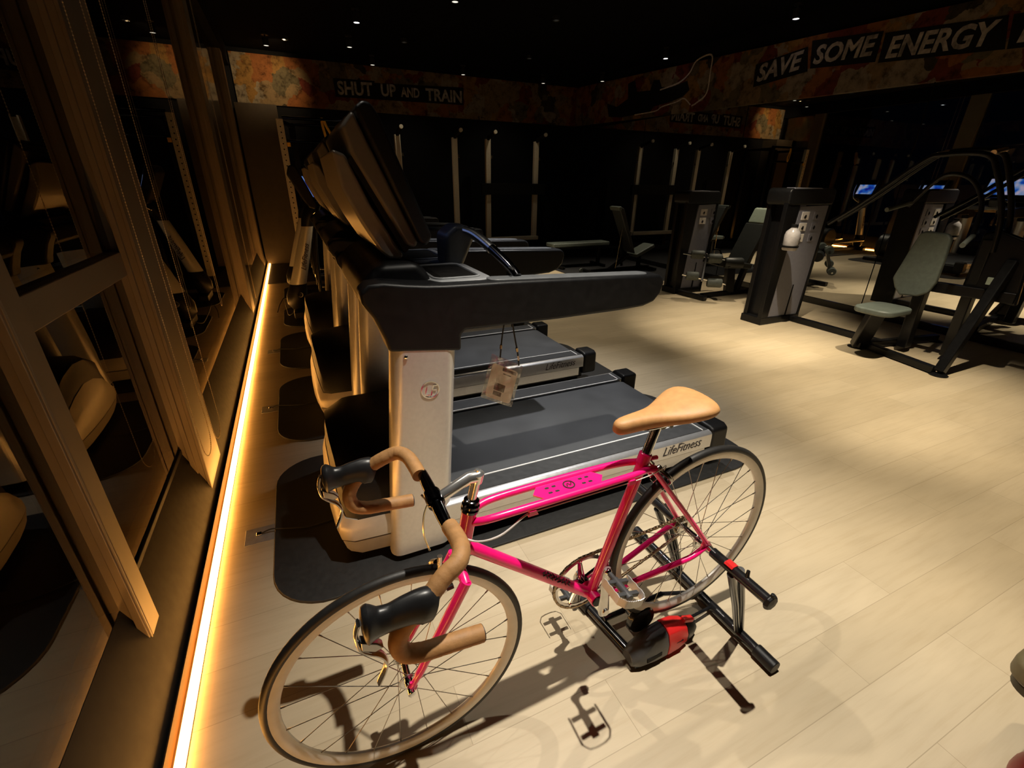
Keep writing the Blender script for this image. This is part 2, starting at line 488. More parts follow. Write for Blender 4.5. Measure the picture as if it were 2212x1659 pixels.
# window wall: sill, header, mullions and panes
struct(MB().prism([(-0.14, -0.02), (0.0, -0.02), (0.0, 0.034), (-0.099, 0.318), (-0.14, 0.322)], XZ, ROOM_Y0, ROOM_Y).build('trim_1', 'sill_dark'))
struct(MB().span((-0.16, ROOM_Y0, 3.25), (0.0, ROOM_Y, CEIL)).build('wall_left', 'wall_black'))
def mullion(n, y0, y1, xf, z0):
    mb = MB().span((-0.16, y0, z0), (xf, y1, 3.26))
    o = mb.build('trim_%d' % n, 'bronze_frame', bevel=0.006)
    struct(o)
    g = MB().span((-0.075, y0 - 0.014, z0 + 0.01), (-0.055, y0 + 0.002, 3.25)).span((xf - 0.012, y0 - 0.006, z0), (xf, y0 + 0.002, 3.25))
    g.build('bead_strip', 'bronze_frame', o, bevel=0.002)
    return o
mullion(2, 1.345, 1.43, -0.052, 0.15)
mullion(3, 2.285, 2.62, -0.02, 0.062)
mullion(4, 5.80, 6.10, -0.02, 0.05)
mullion(5, 9.20, 9.46, -0.02, 0.05)
mullion(6, -0.75, -0.55, -0.02, 0.05)
panes = [(-2.6, -0.75), (-0.55, 1.345), (1.43, 2.285), (2.62, 5.80), (6.10, 9.20), (9.46, 10.4)]
for i, (a, b) in enumerate(panes):
    w = struct(MB().span((-0.112, a, 0.318), (-0.10, b, 3.26)).build('window_%d' % (i + 1), 'window_glass'))
    if i == 2:
        MB().span((-0.135, a, 1.14), (-0.072, b, 1.232)).build('transom_rail', 'bronze_frame', w, bevel=0.004)
        MB().span((-0.135, a, 0.31), (-0.092, b, 0.335)).build('bottom_rail', 'sill_dark', w, bevel=0.004)
# led strip along the foot of the windows
led = thing('led_strip', 'glowing warm white light strip running along the foot of the window wall', 'light strip', (0.02, 0, 0))
MB().span((0.0155, -1.6, 0.0032), (0.042, 9.94, 0.020)).xform(Matrix.Translation((-0.02, 0, 0))).build('diffuser', 'led_white', led, bevel=0.004)
MB().span((0.0005, -1.6, 0.003), (0.0045, 9.94, 0.054)).span((0.0045, -1.6, 0.0005), (0.042, 9.94, 0.003)).xform(Matrix.Translation((-0.02, 0, 0))).build('channel', 'amber_reflection_lip', led)
# mirrors on the right wall
seams = [-1.32, 0.98, 3.28, 5.60, 7.90, 10.38]
names = ['nearest, beside the camera', 'behind the leaning press posts', 'behind the chest press and its weight tower', 'behind the leg machine', 'in the far corner beside the bench']
for i in range(5):
    p = MB().span((ROOM_X - 0.012, seams[i] + 0.006, 0.085), (ROOM_X - 0.0005, seams[i + 1] - 0.006, 2.60)).build('wall_mirror', 'mirror_silver')
    tag(p, 'tall frameless wall mirror panel ' + names[i], 'mirror', 'mirror panels along the right wall')
struct(MB().span((ROOM_X - 0.03, ROOM_Y0, 0), (ROOM_X - 0.0005, ROOM_Y - 0.001, 0.083)).build('baseboard_right', 'black_enamel'))
struct(MB().span((0.62, ROOM_Y - 0.02, 0), (ROOM_X - 0.03, ROOM_Y - 0.0005, 0.1)).build('baseboard_back', 'wall_black'))
# black rubber floor of the free weight zone
struct(MB().prism([(4.86, 5.9), (6.91, 5.9), (6.91, 10.36), (0.64, 10.36), (0.64, 9.94), (0.05, 9.94), (0.05, 7.96), (4.86, 7.96)], XY, 0.0005, 0.008).build('floor_rubber', 'gym_rubber_floor'))

# ------------------------------------------------------------------ mural banners with slogans
bb = MB().prism([(0.02, 2.70), (6.93, 2.69), (6.93, 3.45), (0.02, 3.45)], lambda p, q, t: (p, t, q), 10.375, 10.398).build('mural_banner', M_MURAL)
tag(bb, 'rusty collage mural over the back wall with the slogan to shut up and train', 'banner')
def plate_xz(pts, y=10.372):
    return MB().prism(pts, lambda p, q, t: (p, t, q), y, y + 0.003).build('word_plate', 'plate_black', bb)
plate_xz([(1.65, 3.20), (2.40, 3.215), (2.40, 3.185), (4.18, 3.245), (4.172, 2.935), (1.662, 2.906)])
for w, x0, x1, z0, h, sl in (('SHUT', 1.71, 2.345, 2.94, 0.225, 0.055), ('UP', 2.505, 2.79, 2.975, 0.21, 0.0), ('AND', 2.885, 3.255, 2.99, 0.165, 0.02), ('TRAIN', 3.38, 4.14, 2.962, 0.215, 0.02)):
    lettering('lettering', w, (x0, 10.370, z0), (1, 0, sl / (x1 - x0) * 0.4), (0, 0, 1), h, 'letter_paint', bb, width=x1 - x0, bold=0.03, depth=0.001)
def rz_bot(y): return 2.485 + (y - 2.57) * 0.0262
def rz_top(y): return min(3.45, 3.155 + (y - 2.6) * 0.05)
rb = MB().prism([(10.37, 2.69), (-1.5, rz_bot(-1.5)), (-1.5, rz_top(-1.5)), (10.37, 3.45)], lambda p, q, t: (t, p, q), 6.895, 6.93).build('mural_banner', M_MURAL2)
tag(rb, 'rusty collage mural over the mirror wall with the slogan about saving energy', 'banner')
def plate_yz(pts, x=6.892, mat='plate_black', name='word_plate', dx=0.003):
    return MB().prism(pts, lambda p, q, t: (t, p, q), x, x + dx).build(name, mat, rb, flatshade=True)
plate_yz([(5.575, 3.05), (4.82, 3.113), (4.75, 2.835), (5.55, 2.775)])
plate_yz([(4.78, 3.165), (3.93, 3.079), (3.93, 2.79), (4.722, 2.86)])
plate_yz([(3.905, 3.055), (2.835, 2.957), (2.77, 2.683), (3.895, 2.775)])
plate_yz([(2.80, 2.955), (1.6, 2.86), (1.55, 2.59), (2.755, 2.68)])
for w, y0, y1, z0, z1, h in (('SAVE', 5.51, 4.86, 2.825, 2.875, 0.215), ('SOME', 4.70, 3.975, 2.895, 2.86, 0.205), ('ENERGY', 3.83, 2.87, 2.80, 2.735, 0.205), ('FOR', 2.70, 2.05, 2.715, 2.665, 0.20)):
    lettering('lettering', w, (6.8905, y0, z0), (0, y1 - y0, z1 - z0), (0, 0.0, 1), h, 'letter_paint', rb, width=abs(y1 - y0), bold=0.03, depth=0.001, shear=0.12)
# abstract dark figures with a chalk outline
plate_yz([(9.15, 3.0), (9.05, 2.75), (8.6, 2.70), (7.75, 2.70), (7.68, 2.78), (7.25, 2.80), (6.95, 2.84), (6.82, 2.92), (6.9, 3.06), (7.25, 3.02), (7.52, 3.06), (7.6, 3.18), (7.75, 3.2), (7.82, 3.05), (8.2, 3.08), (8.3, 3.28), (8.5, 3.25), (8.45, 3.0), (8.8, 2.9)], 6.8925, 'plate_black', 'dark_figure')
ol = smooth([(6.893, 7.55, 3.02), (6.893, 7.1, 3.06), (6.893, 6.88, 3.16), (6.893, 6.75, 3.31), (6.893, 6.45, 3.33), (6.893, 6.42, 3.1), (6.893, 6.43, 2.82), (6.893, 6.62, 2.71), (6.893, 6.72, 2.68)], 5)
MB().tube(ol, 0.012, 6, flat=(1, 0.25)).build('chalk_outline', 'chalk_outline', rb)
ol = smooth([(6.893, 8.2, 2.70), (6.893, 7.62, 2.70), (6.893, 7.45, 2.75), (6.893, 7.1, 2.78), (6.893, 6.92, 2.81), (6.893, 6.75, 2.70)], 5)
MB().tube(ol, 0.010, 6, flat=(1, 0.25)).build('chalk_outline', 'chalk_outline', rb)

# ------------------------------------------------------------------ ceiling spotlights
def lamp(x, y, label, dim=False, rec=False):
    t = thing('ceiling_spotlight', label, 'spotlight', (x, y, CEIL), 0, 'small black spotlights on the ceiling')
    if rec:
        MB().lathe([(0.040, -0.0005), (0.048, -0.0005), (0.048, -0.048), (0.043, -0.048), (0.040, -0.044)], (0, 0, 0), (0, 0, 1), 24, closed=True).build('trim_ring', 'lamp_can', t)
        MB().lathe([(0.0, -0.0008), (0.039, -0.0008), (0.039, -0.0020), (0.0, -0.0024)], (0, 0, 0), (0, 0, 1), 16).build('lens', 'lamp_lens_dim', t)
        return
    MB().lathe([(0.0, -0.001), (0.05, -0.001), (0.05, -0.02), (0.012, -0.02), (0.012, -0.05), (0.0, -0.05)], (0, 0, 0), (0, 0, 1), 16).build('mount', 'lamp_can', t)
    MB().lathe([(0.0, -0.05), (0.042, -0.05), (0.045, -0.06), (0.045, -0.155), (0.038, -0.155), (0.036, -0.148), (0.0, -0.148)], (0, 0, 0), (0, 0, 1), 20).build('lamp_head', 'lamp_can', t)
    MB().lathe([(0.0, -0.1485), (0.034, -0.1485), (0.034, -0.152), (0.0, -0.153)], (0, 0, 0), (0, 0, 1), 16).build('lens', 'lamp_lens_dim' if dim else 'lamp_lens', t)
lamp_notes = ['over the pink bicycle', 'above the window side of the nearest treadmill', 'over the bare floor right of the bicycle', 'over the chest press seat', 'over the weight tower', 'over the treadmill decks',
              'over the pale floor before the benches', 'added as fill light over the aisle behind the treadmills', 'over the leg machine by the mirror wall', 'high above the squat rack bar', 'over the incline bench', 'lighting the window end of the banner', 'over the middle of the back rig', 'over the right end of the back rig']
for s_, n in zip(SPOTS, lamp_notes): lamp(s_[0], s_[1], ('small recessed ceiling downlight ' if s_[7] else 'small black ceiling spotlight with bright lens ') + n, False, s_[7])
for x, y, n in ((1.79, 8.8, 'just in front of the slogan banner'), (0.62, 9.3, 'at the window end of the banner'), (2.3, 9.85, 'above the word shut'), (4.0, 9.85, 'above the word train'),
                (5.75, 9.85, 'right of the back slogan'), (6.7, 9.1, 'in the far mirror corner'), (2.65, 6.2, 'at the top edge of the photo')):
    lamp(x, y, 'tiny glinting ceiling spotlight ' + n, True)

# ------------------------------------------------------------------ roller blind chains
def chain(px, y0, y1, zb, ztop, label, x1=None):
    x1 = px if x1 is None else x1
    r = abs(y1 - y0) / 2; ym = (y0 + y1) / 2
    pts = [Vector((px, y0, ztop))]
    n = 60
    for i in range(1, n): pts.append(Vector((px, y0, ztop + (zb + r - ztop) * i / n)))
    for i in range(13):
        t = PI + PI * i / 12
        k = i / 12
        pts.append(Vector((px + (x1 - px) * k, ym + (y0 - ym) / r * -r * math.cos(t) * 1.0 if False else ym - (y1 - y0) / 2 * math.cos(PI * k), zb + r - r * math.sin(PI * k))))
    for i in range(n): pts.append(Vector((x1, y1, zb + r + (ztop - zb - r) * (i + 1) / n)))
    mb = MB().tube(pts, 0.0007, 4)
    d = 0.0; step = 0.0105; last = pts[0]; acc = 0
    bead = MB().ball((0, 0, 0), 0.0026, 5, 3)
    for a, b in zip(pts, pts[1:]):
        L = (b - a).length
        while acc <= L:
            p = a + (b - a) * (acc / L)
            mb.add([(v[0] + p.x, v[1] + p.y, v[2] + p.z) for v in bead.v], bead.f)
            acc += step
        acc -= L
    o = mb.build('blind_chain', 'bead_metal')
    tag(o, label, 'chain', 'beaded roller blind chains')
chain(0.014, 2.19, 2.385, 0.285, 3.25, 'beaded blind chain loop nearest the bronze window post with the transom')
chain(0.014, 2.45, 2.655, 0.235, 3.25, 'beaded blind chain loop second from the near bronze post, reaching lowest')
chain(-0.004, 3.74, 3.80, 0.66, 3.25, 'thin beaded blind chain before the glass that mirrors the silver cross trainer')
chain(0.0, 6.2, 6.27, 0.17, 3.25, 'thin beaded blind chain close to the far end of the light strip')

# ------------------------------------------------------------------ floor sockets and cords
for x, y, n in ((0.185, 1.94, 'beside the front mat'), (0.2, 3.31, 'beside the second mat'), (0.2, 4.6, 'beside the third mat')):
    t = thing('floor_socket', 'flat grey metal floor socket plate ' + n, 'socket', (x, y, 0), 0, 'floor sockets by the window')
    MB().span((-0.058, -0.055, 0.0003), (0.075, 0.055, 0.003)).build('plate', 'socket_plate', t, bevel=0.001)
    MB().span((-0.012, -0.012, 0.003), (0.012, 0.010, 0.014)).build('plug', 'chrome', t, bevel=0.003)
    pts = smooth([(x + 0.01, y, 0.010), (x + 0.05, y - 0.004, 0.022), (x + 0.09, y - 0.012, 0.0195), (x + 0.15, y - 0.03, 0.0165), (x + 0.22, y - 0.05, 0.0165), (x + 0.30, y - 0.045, 0.0165), (x + 0.42, y - 0.04, 0.0165)], 5)
    o = MB().tube(pts, 0.0035, 6).build('power_cord', 'cable_black')
    tag(o, 'thin black power cord running from the floor socket ' + n.replace('beside', 'onto'), 'cord', 'treadmill power cords')
pts = smooth([(0.21, 6.1, 0.005), (0.24, 6.3, 0.05), (0.30, 6.45, 0.10), (0.31, 6.2, 0.06), (0.325, 6.0, 0.026), (0.335, 5.88, 0.0175), (0.36, 5.82, 0.03), (0.392, 5.80, 0.055)], 6)
tag(MB().tube(pts, 0.005, 6).build('power_cord', 'cable_black'), 'looping black power cord beside the silver cross trainer', 'cord')

# ------------------------------------------------------------------ rubber mats
def mat_under(x0, x1, y0, y1, r, label):
    o = MB().prism(rrect(x0, y0, x1, y1, r, 8), XY, 0.0005, 0.012).build('rubber_mat', 'mat_rubber', bevel=0.003)
    tag(o, label, 'mat', 'black rubber equipment mats')
    return o
T_Y = (1.975, 3.275, 4.575)
mat_notes = ('nearest treadmill, behind the pink bicycle', 'second treadmill', 'third treadmill')
for yc, n in zip(T_Y, mat_notes): mat_under(0.25, 2.86, yc - 0.545, yc + 0.545, 0.22, 'black rubber mat with rounded corners under the ' + n)
mat_under(0.28, 2.3, 5.36, 6.30, 0.2, 'black rubber mat with rounded corners under the silver cross trainer')

# ------------------------------------------------------------------ treadmills
def make_treadmill():
    t = thing('treadmill', 'x', 'treadmill', (0, 0, 0.012), 0, 'treadmills in a row along the windows')
    Z0 = -0.012
    def P(mb): return mb.xform(Matrix.Translation((0, 0, Z0)))
    # deck
    P(MB().span((0.80, -0.43, 0.05), (2.50, 0.43, 0.20))).build('deck', 'black_plastic', t, bevel=0.01)
    # belt
    P(MB().prism([(0.78, 0.236), (2.44, 0.236), (2.475, 0.228), (2.49, 0.205), (2.475, 0.18), (2.44, 0.172), (0.78, 0.172)], XZ, -0.322, 0.322)).build('belt', 'belt_rubber', t)
    for s in (-1, 1):
        prof = [(0.345, 0.246), (0.445, 0.250), (0.462, 0.246), (0.471, 0.236), (0.473, 0.215), (0.473, 0.158), (0.40, 0.158), (0.345, 0.16)]
        r = P(MB().prism([(s * a, b) for a, b in prof], lambda p, q, x: (x, p, q), 0.93, 2.475)).build('side_rail', 'silver_rail', t)
        low = [(0.40, 0.154), (0.470, 0.154), (0.468, 0.09), (0.455, 0.078), (0.40, 0.078)]
        P(MB().prism([(s * a, b) for a, b in low], lambda p, q, x: (x, p, q), 0.93, 2.44)).build('lower_rail', 'silver_rail', t)
        P(MB().prism([(s * 0.338, 0.245), (s * 0.438, 0.2455), (s * 0.438, 0.2535), (s * 0.338, 0.2475)], lambda p, q, x: (x, p, q), 0.95, 2.47)).build('foot_strip', 'dark_grey_plastic', t)
        P(MB().span((0.95, s * 0.334 - 0.004, 0.244), (2.43, s * 0.334 + 0.004, 0.2495))).build('white_edge', 'white_line', t)
        P(MB().span((2.43, min(s * 0.334, s * 0.438), 0.2475), (2.437, max(s * 0.334, s * 0.438), 0.2545))).build('white_edge', 'white_line', t)
        c = [(0.33, 0.27), (0.44, 0.272), (0.472, 0.255), (0.476, 0.10), (0.44, 0.085), (0.33, 0.10)]
        P(MB().prism([(s * a, b) for a, b in c], lambda p, q, x: (x, p, q), 2.478, 2.60)).build('rear_cap', 'black_plastic', t, bevel=0.018, bseg=3)
        if s < 0:
            lettering('lettering', 'LifeFitness', (2.135, -0.4745, 0.178 + Z0), (1, 0, 0.02), (0, 0, 1), 0.052, 'decal_black', r, width=0.265, depth=0.0006, shear=0.35, bold=-0.008)
    P(MB().span((2.47, -0.32, 0.09), (2.53, 0.32, 0.19))).build('rear_roller_cover', 'black_plastic', t, bevel=0.02)
    for sx in (0.95, 2.4):
        for s in (-1, 1):
            P(MB().lathe([(0.028, 0.012), (0.03, 0.02), (0.018, 0.06), (0, 0.06)], (sx, s * 0.36, 0), (0, 0, 1), 12)).build('foot', 'black_plastic', t)
    # motor hood: silver lower shell with a black domed cover
    def outline(k=1.0, dx=0.0):
        pts = [(0.92, -0.425), (0.72, -0.425), (0.575, -0.415), (0.53, -0.385), (0.515, -0.30), (0.503, -0.15), (0.50, 0.0), (0.503, 0.15), (0.515, 0.30), (0.53, 0.385), (0.575, 0.415), (0.72, 0.425), (0.92, 0.425)]
        return [(0.92 - (0.92 - x) * k + dx, y * (1 - (1 - k) * 0.7)) for x, y in pts]
    def front_z(x, y, zc, zs):
        f = max(0.0, 1 - abs(y) / 0.385)
        return zs + (zc - zs) * min(1.0, f * 1.25) ** 0.7
    lo = outline(0.965); mid = outline(1.0)
    P(MB().loft([[(x, y, 0.055) for x, y in outline(0.93)], [(x, y, 0.085) for x, y in lo], [(x, y, 0.135) for x, y in outline(0.992)]])).build('hood_base', 'tan_shell', t)
    P(MB().loft([[(x, y, 0.143) for x, y in mid], [(x, y, 0.19) for x, y in mid],
                 [(x + 0.006, y * 0.995, front_z(x, y, 0.30, 0.205)) for x, y in outline(0.998)],
                 [(x + 0.024, y * 0.985, front_z(x, y, 0.375, 0.238)) for x, y in outline(0.995)]])).build('hood_shell', 'tan_shell', t, ang=50)
    rings = []
    for k, zc, zs in ((0.992, 0.374, 0.2375), (0.985, 0.43, 0.262), (0.965, 0.478, 0.285), (0.90, 0.500, 0.36), (0.72, 0.515, 0.43), (0.45, 0.515, 0.46)):
        rings.append([(x + 0.026 * (k > 0.95), y * (0.985 if k > 0.95 else 1), front_z(x, y, zc, zs)) for x, y in outline(k)])
    P(MB().loft(rings)).build('hood_cover', 'black_plastic', t, ang=60)
    # columns
    for s in (-1, 1):
        yo = s * 0.47
        def ring(z, xl, w):
            pts = rrect(0, 0, w, 0.105, 0.042, 5)
            return [(xl + a, yo - s * b, z) for a, b in pts]
        c = P(MB().loft([ring(0.045, 0.712, 0.255), ring(0.5, 0.752, 0.248), ring(0.975, 0.797, 0.238)])).build('column', 'silver_paint', t)
        if s < 0:
            lg = MB().lathe([(0.0355, 0.0), (0.0355, 0.003), (0.031, 0.003), (0.031, 0.0)], (0.918, yo - 0.0005, 0.79), (0, -1, 0), 28, closed=True)
            P(lg).build('logo_ring', 'chrome', c)
            lettering('logo_letters', 'LF', (0.894, yo - 0.0015, 0.768 + Z0), (1, 0, -0.06), (0, 0, 1), 0.042, 'chrome', c, width=0.052, depth=0.002, shear=0.35, bold=0.0)
        for b in ((0.90, 0.93),):
            P(MB().ball((b[0] - 0.06, yo + s * 0.001, b[1]), 0.008, 8, 6)).build('screw', 'chrome', c)
        # black arm that grows out of the column top into the handrail
        prof = [(0.785, 0.955), (1.045, 0.925), (1.047, 0.985), (1.065, 1.003), (1.20, 1.002), (1.45, 1.001), (1.75, 1.006), (1.87, 1.012), (1.925, 1.028), (1.957, 1.062), (1.968, 1.105), (1.962, 1.13),
                (1.94, 1.142), (1.60, 1.154), (1.24, 1.166), (1.00, 1.170), (0.93, 1.174), (0.86, 1.182), (0.79, 1.192), (0.74, 1.188), (0.712, 1.165), (0.715, 1.13), (0.745, 1.08), (0.775, 1.0)]
        P(MB().prism(prof, XZ, yo - s * -0.004, yo - s * 0.108)).build('handrail', 'black_plastic', t, bevel=0.022, bseg=4)
        P(MB().prism(rrect(1.17, -0.048, 1.9, 0.048, 0.04), lambda p, q, z: (p, yo - s * 0.052 + q * 0.72, z - (p - 1.24) * 0.0345), 1.158, 1.171)).build('rail_pad', 'pad_rubber_grey', t, bevel=0.004)
        # grip of the heart rate bar
        g = smooth([(1.30, s * 0.40, 1.165), (1.29, s * 0.36, 1.195), (1.262, s * 0.24, 1.25), (1.235, s * 0.12, 1.292), (1.205, s * 0.05, 1.305)], 5)
        P(MB().tube(g[:11], 0.019, 14)).build('grip', 'black_chrome', t)
        P(MB().tube(g[10:], [0.0205] * (len(g) - 10), 14)).build('sensor_grip', 'brushed_alloy', t)
    # cross head between the columns, sensor block, cup tray
    P(MB().prism([(0.73, 1.07), (0.90, 1.05), (0.985, 1.11), (0.975, 1.19), (0.93, 1.235), (0.80, 1.235), (0.735, 1.18)], XZ, -0.37, 0.37)).build('cross_head', 'black_plastic', t, bevel=0.03, bseg=3)
    P(MB().prism([(1.12, 1.15), (1.19, 1.14), (1.255, 1.275), (1.235, 1.325), (1.17, 1.33), (1.12, 1.29)], XZ, -0.075, 0.075)).build('sensor_block', 'dark_grey_plastic', t, bevel=0.022, bseg=3)
    for s in (-1, 1):
        tr = MB().prism(rrect(0.955, min(s * 0.03, s * 0.42), 1.205, max(s * 0.03, s * 0.42), 0.06), XY, 1.10, 1.172)
        tray = P(tr).build('cup_tray', 'grey_tray', t, bevel=0.012, bseg=3)
        P(MB().prism(rrect(0.995, min(s * 0.09, s * 0.375), 1.155, max(s * 0.09, s * 0.375), 0.03), XY, 1.165, 1.1735)).build('tray_well', 'plate_black', tray)
        fr = rrect(0.987, min(s * 0.082, s * 0.383), 1.163, max(s * 0.082, s * 0.383), 0.035)
        P(MB().tube([(a, b, 1.174) for a, b in fr], 0.005, 6, closed=True)).build('tray_rim', 'grey_tray', tray)
    P(MB().prism(rrect(1.02, -0.09, 1.2, 0.09, 0.04), XY, 1.11, 1.16)).build('tray_bridge', 'grey_tray', t, bevel=0.01)
    # console: bezel with screen, tan rear shell, lower hood
    bez = [(0.79, 1.70), (0.735, 1.655), (0.735, 1.60), (0.905, 1.285), (0.93, 1.272), (0.965, 1.29), (0.985, 1.34), (0.845, 1.655), (0.82, 1.69)]
    P(MB().prism([(0.80, 1.715), (0.775, 1.695), (0.945, 1.30), (0.968, 1.285), (0.992, 1.318), (0.848, 1.675), (0.825, 1.71)], XZ, -0.36, 0.36)).build('console', 'black_plastic', t, bevel=0.012, bseg=3)
    P(MB().prism([(0.772, 1.69), (0.735, 1.645), (0.755, 1.57), (0.905, 1.29), (0.935, 1.278), (0.945, 1.30)], XZ, -0.335, 0.335)).build('console_back', 'bezel_back', t, bevel=0.015, bseg=3)
    sh = [(0.70, 1.585), (0.715, 1.47), (0.765, 1.36), (0.815, 1.27), (0.845, 1.243), (0.885, 1.238), (0.90, 1.245), (0.80, 1.425), (0.74, 1.57)]
    P(MB().prism(sh, XZ, -0.30, 0.30)).build('console_hood', 'console_shell', t, bevel=0.02, bseg=3)
    P(MB().prism([(0.745, 1.555), (0.79, 1.47), (0.90, 1.26), (0.93, 1.285), (0.775, 1.58)], XZ, -0.31, 0.31)).build('console_core', 'black_plastic', t)
    q = MB().prism([(-0.30, 0.06), (0.30, 0.06), (0.30, 0.355), (-0.30, 0.355)], lambda p, q2, d: (0.992 - q2 * 0.3740 + d * 0.927, p, 1.318 + q2 * 0.927 + d * 0.374), 0.004, 0.0075)
    P(q).build('screen', 'screen_picture', t)
    lettering('lettering', 'LifeFitness', (0.745 - 0.004, 0.22, 1.39 + Z0 + 0.03), (0, -1, 0), (-0.42, 0, 0.9), 0.04, 'letter_paint', t, width=0.2, depth=0.001, shear=0.3)
    return t
tm0 = make_treadmill()
tm_labels = ('silver and black treadmill nearest the pink bicycle, with a lanyard hanging from its rail', 'silver and black treadmill second in the row, between the two others', 'silver and black treadmill farthest in the row, next to the cross trainers')
for i, yc in enumerate(T_Y):
    o = tm0 if i == 0 else copy_tree(tm0)
    o.location = (0, yc, 0.012)
    o['label'] = tm_labels[i]

# lanyard with a card, hung over the near handrail
ly = thing('lanyard', 'clear card holder on a black lanyard hanging under the nearest treadmill rail', 'lanyard', (1.215, 1.452, 0.70))
def LY(mb): return mb.xform(Matrix.Translation((-1.215, -1.452, -0.70)))
yl = 1.632
strap = smooth([(1.2545, yl, 0.818), (1.257, yl, 0.845), (1.262, yl, 0.90), (1.272, yl, 0.97), (1.279, yl - 0.002, 1.04), (1.282, yl - 0.004, 1.12), (1.280, yl - 0.012, 1.186), (1.276, 1.58, 1.199), (1.272, 1.55, 1.197)], 4)
LY(MB().tube(strap, 0.0036, 6, flat=(1, 0.5))).build('strap', 'strap_black', ly)
strap2 = smooth([(1.343, yl, 0.772), (1.338, yl, 0.815), (1.332, yl, 0.85), (1.318, yl, 0.92), (1.300, yl, 1.03), (1.292, yl - 0.004, 1.12), (1.288, yl - 0.012, 1.186), (1.282, 1.58, 1.199), (1.272, 1.55, 1.197)], 4)
LY(MB().tube(strap2, 0.0036, 6, flat=(1, 0.5))).build('strap', 'strap_black', ly)
LY(MB().rod((1.2575, yl, 0.862), (1.259, yl, 0.878), 0.0055, 10)).build('clip', 'gold_clip', ly)
LY(MB().rod((1.334, yl, 0.838), (1.330, yl, 0.855), 0.0055, 10)).build('clip', 'gold_clip', ly)
LY(MB().rod((1.338, yl, 0.818), (1.341, yl, 0.798), 0.0045, 8)).build('clip', 'card_paper', ly)
def card(u, v, d):    # u across, v down from the holder's top left corner
    o = Vector((1.218, yl, 0.846)); a = Vector((0.147, 0, -0.080)).normalized(); b = Vector((-0.27, 0, -0.96)).normalized()
    p = o + a * u + b * v
    return (p.x, p.y + d, p.z)
LY(MB().prism(rrect(0, 0, 0.166, 0.198, 0.006), card, 0.0012, 0.002)).build('card_holder', 'clear_vinyl', ly)
gw = MB(); nu, nv = 18, 22
gw.add([card(0.002 + 0.162 * i / nu, 0.002 + 0.194 * j / nv, -0.003 - 0.0022 * math.sin(i * 0.55 + j * 0.23) * math.cos(j * 0.41 - i * 0.12)) for j in range(nv + 1) for i in range(nu + 1)], [(j * (nu + 1) + i, j * (nu + 1) + i + 1, (j + 1) * (nu + 1) + i + 1, (j + 1) * (nu + 1) + i) for j in range(nv) for i in range(nu)])
LY(gw).build('holder_front', 'clear_vinyl', ly, ang=80)
cp = LY(MB().prism(rrect(0.016, 0.034, 0.150, 0.186, 0.014), card, -0.0006, 0.0006)).build('card', 'card_paper', ly)
LY(MB().prism(rrect(0.05, 0.112, 0.105, 0.145, 0.004), card, -0.0009, -0.0006)).build('card_picture', 'card_print', cp)
LY(MB().prism(rrect(0.052, 0.149, 0.095, 0.168, 0.002), card, -0.0009, -0.0006)).build('card_picture', 'card_print', cp)
LY(MB().prism(rrect(0.07, 0.040, 0.142, 0.053, 0.002), card, -0.0009, -0.0006)).build('card_picture', 'card_print', cp)
LY(MB().prism(rrect(0.078, 0.062, 0.12, 0.067, 0.001), card, -0.0009, -0.0006)).build('card_picture', 'card_print', cp)

# ------------------------------------------------------------------ the pink bicycle (local: x back along the bike, y away from the camera, z up)
BX, BY, BT = 0.6326, 0.8090, 0.00705
bk = thing('road_bicycle', 'hot pink road bicycle with tan saddle and tan bar tape clamped in a trainer', 'bicycle', (BX, BY, 0), BT)
FH = Vector((0.003, 0, 0.336)); RH = Vector((0.972, 0, 0.425)); BB = Vector((0.575, 0, 0.342))
ST = Vector((0.712, 0, 0.805)); HT = Vector((0.192, 0, 0.790)); HB = Vector((0.166, 0, 0.655))
def wheel(name, hub, seed, n):
    R = 0.335
    # rim: box section, 25 mm deep
    prof = [(0.321, -0.0085), (0.3235, -0.0105), (0.312, -0.0115), (0.296, -0.008), (0.291, -0.003), (0.291, 0.003), (0.296, 0.008), (0.312, 0.0115), (0.3235, 0.0105), (0.321, 0.0085)]
    rim = MB().lathe(prof, hub, (0, 1, 0), 96, closed=True).build(name, 'rim_alloy', bk)
    tp = [(0.323 + 0.0002 * 0 + math.cos(a) * 0.0125 - 0.0, math.sin(a) * 0.0125) for a in [PI * 2 * k / 12 for k in range(12)]]
    MB().lathe([(r, h) for r, h in tp], hub, (0, 1, 0), 96, closed=True).build('tyre', 'tyre_rubber', rim)
    h = MB().lathe([(0.0, -0.05), (0.012, -0.05), (0.012, -0.037), (0.021, -0.036), (0.021, -0.032), (0.010, -0.027), (0.009, 0.027), (0.021, 0.032), (0.021, 0.036), (0.012, 0.037), (0.012, 0.05), (0.0, 0.05)], hub, (0, 1, 0), 24)
    h.build('hub', 'chrome', rim)
    sp = MB()
    for k in range(n):
        s = 1 if k % 2 else -1
        a = 2 * PI * k / n + seed
        b = a + (0.75 if (k // 2) % 2 else -0.75)
        p0 = hub + Vector((math.cos(b) * 0.0205, s * 0.034, math.sin(b) * 0.0205))
        p1 = hub + Vector((math.cos(a) * 0.293, s * 0.002, math.sin(a) * 0.293))
        sp.rod(p0, p1, 0.0011, 5)
        e = (p0 - p1).normalized()
        sp.rod(p1, p1 + e * 0.012, 0.0019, 6)
    sp.build('spokes', 'spoke_steel', rim)
    a = -1.2 + seed
    d = Vector((math.cos(a), 0, math.sin(a)))
    return rim
wf = wheel('front_wheel', FH, 0.13, 24)
wr = wheel('rear_wheel', RH, 0.05, 28)
